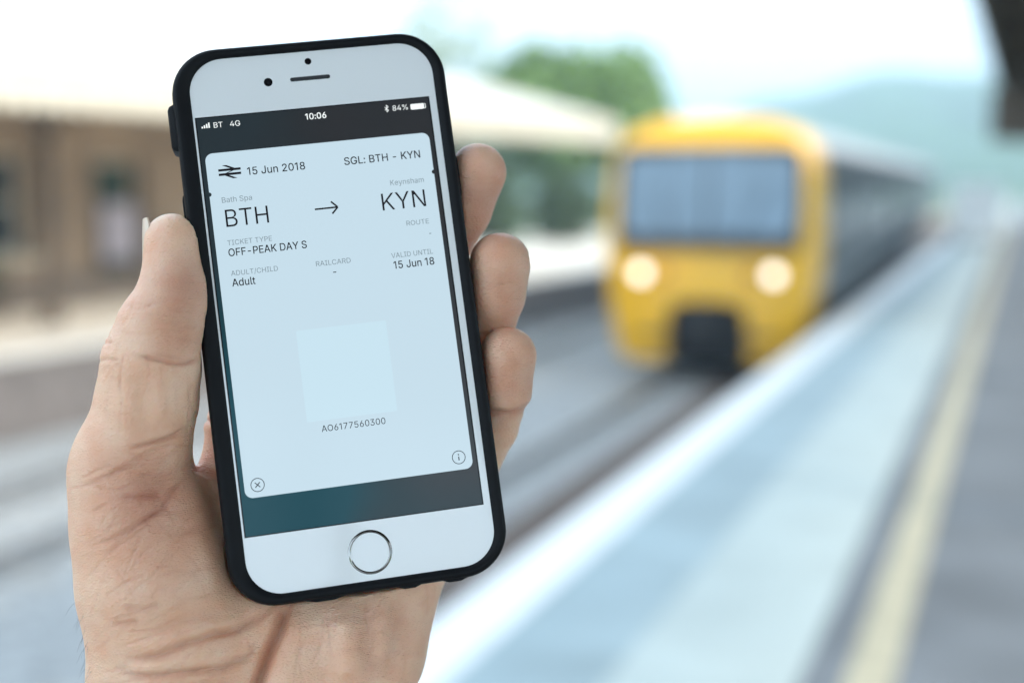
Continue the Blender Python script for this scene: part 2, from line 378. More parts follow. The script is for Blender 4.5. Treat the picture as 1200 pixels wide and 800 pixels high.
# ------------------------------------------------------------------ trees, hedge, hills
def tree(loc, cr, ch, trunk_h, label, mat, n=2600, leaf=.22, seed=1, group=None, name="tree"):
    r = random.Random(seed); o = empty(name, loc); tag(o, label, "tree", group)
    m = MB()
    m.tube([(0, 0, 0), (.05, .02, trunk_h * .5), (.0, .08, trunk_h), (.1, 0, trunk_h + ch * .5)], [cr * .09, cr * .07, cr * .05, cr * .02], 10)
    cl = []
    for i in range(80):
        d = Vector((r.gauss(0, 1), r.gauss(0, 1), r.gauss(0, .8))).normalized() * (r.random() ** .4)
        c = Vector((d.x * cr * .8, d.y * cr * .8, trunk_h + ch * .5 + d.z * ch * .42)); cl.append((c, cr * r.uniform(.2, .36)))
        if i < 9: m.tube([(0, 0, trunk_h * .8), (c.x * .4, c.y * .4, (trunk_h + c.z) / 2), tuple(c)], [cr * .04, cr * .025, cr * .008], 6)
    m.build("trunk", M['bark'], o, smooth=True)
    v = np.empty((n * 4, 3)); rs = np.random.RandomState(seed)
    ci = rs.randint(0, len(cl), n); C0 = np.array([list(c) for c, _ in cl])[ci]; RR = np.array([q for _, q in cl])[ci]
    dr = rs.normal(size=(n, 3)); dr /= np.linalg.norm(dr, axis=1)[:, None]
    P = C0 + dr * (RR * rs.uniform(.5, 1.05, n))[:, None]
    a = rs.normal(size=(n, 3)); a /= np.linalg.norm(a, axis=1)[:, None]; b = np.cross(a, rs.normal(size=(n, 3))); b /= np.linalg.norm(b, axis=1)[:, None]
    a *= leaf; b *= leaf * .6
    v[0::4] = P - a; v[1::4] = P - b; v[2::4] = P + a; v[3::4] = P + b
    me = bpy.data.meshes.new("crown"); me.from_pydata(v.tolist(), [], [(i, i + 1, i + 2, i + 3) for i in range(0, 4 * n, 4)])
    me.materials.append(mat); link_mesh("crown", me, o)
    return o
tree((-18.4, 58.1, -1.3), 5.0, 4.6, 3.9, "round green tree rising above the far canopy left of the train", M['leaf'], 15000, .30, 11)
tree((-21.2, 57.0, -1.3), 2.4, 2.6, 3.6, "small lower green tree at the left edge of the round green tree", M['leafpale'], 2400, .24, 5)
tree((-18.0, 44.0, -1.3), 2.0, 8.4, 3.2, "tall pale green tree behind the top right corner of the phone", M['leafpale'], 700, .16, 9)
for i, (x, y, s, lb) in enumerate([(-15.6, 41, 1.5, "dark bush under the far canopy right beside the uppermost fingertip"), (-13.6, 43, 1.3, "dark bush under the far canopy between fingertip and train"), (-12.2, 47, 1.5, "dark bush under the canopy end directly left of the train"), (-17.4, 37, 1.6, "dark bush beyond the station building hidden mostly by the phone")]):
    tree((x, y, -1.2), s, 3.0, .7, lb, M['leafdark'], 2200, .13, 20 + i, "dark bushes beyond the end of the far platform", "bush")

def hills():
    az = np.radians(np.linspace(-75, 60, 160)); rr = np.linspace(260, 1500, 60); V = []; 
    for i, a in enumerate(az):
        dg = -math.degrees(a)   # left positive
        H = 37 + 5 * math.exp(-((dg - 3.5) / 5) ** 2) - 6 * math.exp(-((dg - 12) / 3) ** 2) + 6 * math.sin(dg * .31) + 2.0 * math.sin(dg * 1.3 + 1)
        for r in rr:
            t = min(1, max(0, (r - 280) / 360)); t = t * t * (3 - 2 * t)
            t2 = min(1, max(0, (r - 640) / 800))
            z = -1.3 - .5 + H * t * (1 + .25 * t2) + 1.6 * math.sin(r * .05 + dg) * t + 1.2 * math.sin(dg * 7 + r * .02) * t
            V.append((r * math.sin(a), r * math.cos(a), z))
    nr = len(rr); F = [(i * nr + j, i * nr + j + 1, (i + 1) * nr + j + 1, (i + 1) * nr + j) for i in range(len(az) - 1) for j in range(nr - 1)]
    o = MB().add(V, F).build("hills", M['hillwood'], smooth=True); o["kind"] = 'structure'
hills()

# ------------------------------------------------------------------ haze
hz_m = bpy.data.materials.new("haze_air"); hz_m.use_nodes = True; t = hz_m.node_tree; t.nodes.clear()
o_ = t.nodes.new("ShaderNodeOutputMaterial"); pv = t.nodes.new("ShaderNodeVolumePrincipled")
pv.inputs["Color"].default_value = (.57, .75, .88, 1); pv.inputs["Density"].default_value = .0014
t.links.new(pv.outputs["Volume"], o_.inputs["Volume"])
tag(MB().box(-1600, 1600, -300, 2600, -8.0, 75).build("haze", hz_m), kind='stuff')
# ================================================================== PHONE
PHM = Matrix(((0.86490596, -0.19455788, 0.46269312, -0.15924372), (0.49159653, 0.14222572, -0.8591302, 0.3178109),
              (0.10134369, 0.97052515, 0.21865585, 1.96733389), (0, 0, 0, 1)))
ph = empty("smartphone"); ph.matrix_world = PHM
tag(ph, "white smartphone in a black case held up in the hand showing a train ticket", "smartphone")
M['case'] = material("case_rubber", (.006, .0065, .008), .5, spec=.16, scale=300, var=.1, bump=.08, bscale=4000)
M['frame'] = material("silver_aluminium", (.62, .63, .65), .28, metal=1.0, scale=200, var=.04)
M['whiteglass'] = material("white_front_glass", (.86, .85, .84), .2, scale=20, var=.012, coat=1.0)
M['blackdot'] = material("lens_black", (.006, .006, .008), .12, scale=100)
M['slot'] = material("speaker_mesh", (.02, .02, .022), .6, scale=3000, var=.5)
M['chrome'] = material("chrome_ring", (.30, .29, .28), .12, metal=1.0, scale=90, var=.75)
def emat(name, col, es, rough=.12, noise=None):
    m = bpy.data.materials.new(name); m.use_nodes = True; t = m.node_tree; b = t.nodes["Principled BSDF"]
    b.inputs["Base Color"].default_value = (.012, .012, .014, 1); b.inputs["Roughness"].default_value = rough; b.inputs["Specular IOR Level"].default_value = .22
    b.inputs["Emission Color"].default_value = (*col, 1); b.inputs["Emission Strength"].default_value = es
    if noise:
        c = t.nodes.new("ShaderNodeTexCoord"); n = t.nodes.new("ShaderNodeTexNoise"); n.inputs["Scale"].default_value = 22; n.inputs["Detail"].default_value = 1
        r = t.nodes.new("ShaderNodeValToRGB"); t.links.new(c.outputs["Object"], n.inputs["Vector"]); r.color_ramp.elements[0].position = .30; r.color_ramp.elements[1].position = .80
        n.inputs["Scale"].default_value = 30
        sp = t.nodes.new("ShaderNodeSeparateXYZ"); t.links.new(c.outputs["Object"], sp.inputs[0])
        mm1 = t.nodes.new("ShaderNodeMath"); mm1.operation = 'MULTIPLY_ADD'; mm1.inputs[1].default_value = 10.0; mm1.inputs[2].default_value = 0.0; t.links.new(sp.outputs["X"], mm1.inputs[0])
        mm2 = t.nodes.new("ShaderNodeMath"); mm2.operation = 'ADD'; t.links.new(mm1.outputs[0], mm2.inputs[0]); t.links.new(n.outputs["Fac"], mm2.inputs[1])
        r.color_ramp.elements[0].color = (*noise[0], 1); r.color_ramp.elements[1].color = (*noise[1], 1)
        t.links.new(mm2.outputs[0], r.inputs["Fac"])
        e = r.color_ramp.elements.new(.5); e.color = (*noise[2], 1)
        sx = t.nodes.new("ShaderNodeSeparateXYZ"); t.links.new(c.outputs["Object"], sx.inputs[0])
        mr = t.nodes.new("ShaderNodeMapRange"); mr.inputs["From Min"].default_value = -.02; mr.inputs["From Max"].default_value = .03; t.links.new(sx.outputs["Y"], mr.inputs["Value"])
        m2 = t.nodes.new("ShaderNodeMix"); m2.data_type = 'RGBA'; m2.inputs["B"].default_value = (.022, .022, .024, 1)
        mu = t.nodes.new("ShaderNodeMath"); mu.operation = 'MULTIPLY'; mu.inputs[1].default_value = .8; t.links.new(mr.outputs["Result"], mu.inputs[0])
        t.links.new(mu.outputs[0], m2.inputs["Factor"]); t.links.new(r.outputs["Color"], m2.inputs["A"]); t.links.new(m2.outputs["Result"], b.inputs["Emission Color"])
    return m
M['scr_bg'] = emat("screen_wallpaper", (.03, .04, .04), .55, noise=((.004, .062, .085), (.045, .05, .055), (.02, .045, .055)))
M['scr_edge'] = emat("screen_border_black", (0, 0, 0), 0)
M['card'] = emat("screen_card", (.46, .59, .67), .74)
M['codepanel'] = emat("screen_code_panel", (.46, .61, .69), .76)
M['ink'] = emat("screen_ink_dark", (.01, .01, .012), .3)
M['inkgrey'] = emat("screen_ink_grey", (.17, .22, .25), .75)
M['inkwhite'] = emat("screen_ink_white", (.75, .8, .8), .8)

def rrect(w, h, r, n=10, cx=0, cy=0):
    pts = []
    for sx, sy, a0 in ((1, 1, 0), (-1, 1, 90), (-1, -1, 180), (1, -1, 270)):
        for k in range(n + 1):
            a = R(a0 + 90 * k / n); pts.append((cx + sx * (w - r) + r * math.cos(a), cy + sy * (h - r) + r * math.sin(a)))
    return pts
mm = .001
def ring(w, h, r, z, cx=0, n=12): return [(x * mm, y * mm, z * mm) for x, y in rrect(w, h, r, n, cx)]
# phone body below the glass
MB().loft([ring(32.2, 67.9, 9, -7.1), ring(33.1, 68.8, 9.5, -6.6), ring(33.55, 69.15, 10, -4.6), ring(33.55, 69.15, 10, -2.4), ring(33.2, 68.8, 9.6, -1.0), ring(32.5, 68.1, 9, -.35)]).build("frame", M['frame'], ph, smooth=True, angle=60)
gl = MB().loft([ring(32.6, 68.2, 9, -.6), ring(32.4, 68.0, 9, -.25), ring(32.0, 67.6, 8.6, -.05), ring(31.4, 67.2, 8.3, 0)], cap0=False).build("front_glass", M['whiteglass'], ph, smooth=True, angle=60)
# case: outer shell, raised lip, inner wall
case_rings = [ring(31.6, 66.9, 9.5, -9.4), ring(33.2, 68.4, 10.5, -9.1), ring(34.3, 69.4, 11.3, -8.0), ring(34.55, 69.65, 11.6, -6.0), ring(34.5, 69.6, 11.6, -2.0),
              ring(34.3, 69.35, 11.4, -.1), ring(33.9, 68.95, 11.1, .65), ring(33.2, 68.3, 10.6, .95), ring(32.2, 67.6, 10.0, .85, .3), ring(31.1, 67.0, 9.2, .35, .6), ring(30.6, 66.75, 8.6, .05, .62), ring(30.6, 66.75, 8.6, -.2, .62)]
def wob(rings):   # the small scallops of the speaker and socket cut-outs along the bottom edge
    out_ = []
    for i, r in enumerate(rings):
        out_.append(r)
    return out_
def edge_dense(ringpts, step=.0012):
    o_ = []
    n = len(ringpts)
    for i in range(n):
        a = Vector(ringpts[i]); b = Vector(ringpts[(i + 1) % n]); o_.append(a)
    return o_
cs = MB().loft(case_rings, cap1=False).build("case", M['case'], ph, smooth=True, angle=50)
# raised edges round the cut-outs at the foot of the case
for (xa, xb) in ((-17.5, -6.5), (5.5, 12.0), (16.5, 23.5)):
    MB().loft([[((xa + (xb - xa) * t) * mm, (-69.2 - d * math.sin(math.pi * t) ** .6) * mm, z * mm) for t, d in ((0, 0), (.08, .75), (.3, .95), (.7, .95), (.92, .75), (1, 0))] for z in (-8.2, -7.6, -1.2, -.3)]).build("cutout_rim", M['case'], cs, smooth=True)
def side_button(sx, ya, yb, h, z0=-6.6, z1=-2.4, name="side_button"):
    prof = [(34.2, z0), (34.5 + h * .75, z0 + .25), (34.5 + h, z0 + 1.1), (34.5 + h, z1 - 1.1), (34.5 + h * .75, z1 - .25), (34.2, z1)]
    ys = [(ya, 0), (ya + .5, .8), (ya + 1.4, 1), (yb - 1.4, 1), (yb - .5, .8), (yb, 0)]
    return MB().loft([[(sx * (34.2 + (px - 34.2) * s) * mm, y * mm, pz * mm) for px, pz in prof] for y, s in ys]).build(name, M['case'], cs, smooth=True, angle=60)
side_button(-1, 44.5, 56.5, 1.5, -8.2, -.6, "switch_guard")
side_button(-1, 24.5, 34.0, .55, name="volume_button"); side_button(-1, 12.5, 22.0, .55, name="volume_button")
side_button(1, 26, 37, .55, name="power_button")
MB().tube([(-21 * mm, 57 * mm, -9.35 * mm), (-21 * mm, 57 * mm, -9.9 * mm)], 4.6 * mm, 24).build("rear_camera", M['blackdot'], ph, smooth=True)

def disc(cx, cy, r, z, name, mat, parent, n=40, th=.02, r2=None):
    m = MB(); rr0 = r2 or 0
    o_ = [((cx + r * math.cos(2 * math.pi * k / n)) * mm, (cy + r * math.sin(2 * math.pi * k / n)) * mm, z * mm) for k in range(n)]
    if r2:
        i_ = [((cx + r2 * math.cos(2 * math.pi * k / n)) * mm, (cy + r2 * math.sin(2 * math.pi * k / n)) * mm, z * mm) for k in range(n)]
        m.add(o_ + i_, [(k, (k + 1) % n, n + (k + 1) % n, n + k) for k in range(n)])
    else: m.loft([[(x, y, (z - th) * mm) for x, y, _ in o_], o_])
    return m.build(name, mat, parent)
disc(0.07, 64.15, .85, .03, "proximity_sensor", M['blackdot'], ph)
fcm = disc(-10.45, 59.7, 1.08, .03, "front_camera", M['blackdot'], ph)
disc(-10.45, 59.7, .5, .06, "lens", emat("camera_lens_glass", (.0, .0, .0), 0, .05), fcm)
MB().loft([[(x * mm, y * mm, z * mm) for x, y in rrect(5.05, .52, .5, 8, 0.1, 59.8)] for z in (-.02, .03)]).build("speaker_slot", M['slot'], ph)
# home button: shallow dish with a bright ring
hb = MB()
prof = [(4.72, .02), (4.80, .14), (5.0, .2), (5.36, .03), (5.42, .02)]
n = 72; ccx, ccy = 0.12, -59.9
hb.loft([[((ccx + r * math.cos(2 * math.pi * k / n)) * mm, (ccy + r * math.sin(2 * math.pi * k / n)) * mm, z * mm) for k in range(n)] for r, z in prof], cap0=False, cap1=False)
hbo = MB().loft([[((ccx + r * math.cos(2 * math.pi * k / n)) * mm, (ccy + r * math.sin(2 * math.pi * k / n)) * mm, z * mm) for k in range(n)] for r, z in ((4.85, -.01), (4.8, .03))]).build("home_button", M['whiteglass'], ph)
hb.build("ring", M['chrome'], hbo, smooth=True)

# screen, flat print in thin layers
def flat(poly, z, name, mat, parent, th=.0):
    return MB().add([(x * mm, y * mm, z * mm) for x, y in poly], [tuple(range(len(poly)))]).build(name, mat, parent)
flat([(-29.5, -52.3), (29.5, -52.3), (29.5, 52.3), (-29.5, 52.3)], .02, "screen_border", M['scr_edge'], ph)
scr = flat([(-29.15, -52), (29.15, -52), (29.15, 52), (-29.15, 52)], .05, "screen", M['scr_bg'], ph)
cardp = rrect(28.15, 42.95, 1.9, 8)
nl = []     # notches in the card edge at y = 32.65
for x, y in cardp: nl.append((x, y))
def with_notch(pts, yn, r=.55):
    out_ = []
    for i, (x, y) in enumerate(pts):
        out_.append((x, y)); x2, y2 = pts[(i + 1) % len(pts)]
        if abs(x - x2) < .01 and (y - yn) * (y2 - yn) < 0:
            s = 1 if y2 > y else -1; sx = -1 if x > 0 else 1
            for k in range(7):
                a = math.pi * k / 6; out_.append((x + sx * r * math.sin(a), yn - s * r * math.cos(a)))
    return out_
flat(with_notch(cardp, 32.65), .08, "ticket_card", M['card'], scr)
flat(rrect(11.2, 11.4, .3, 2, 0, -15.0), .11, "code_panel", M['codepanel'], scr)

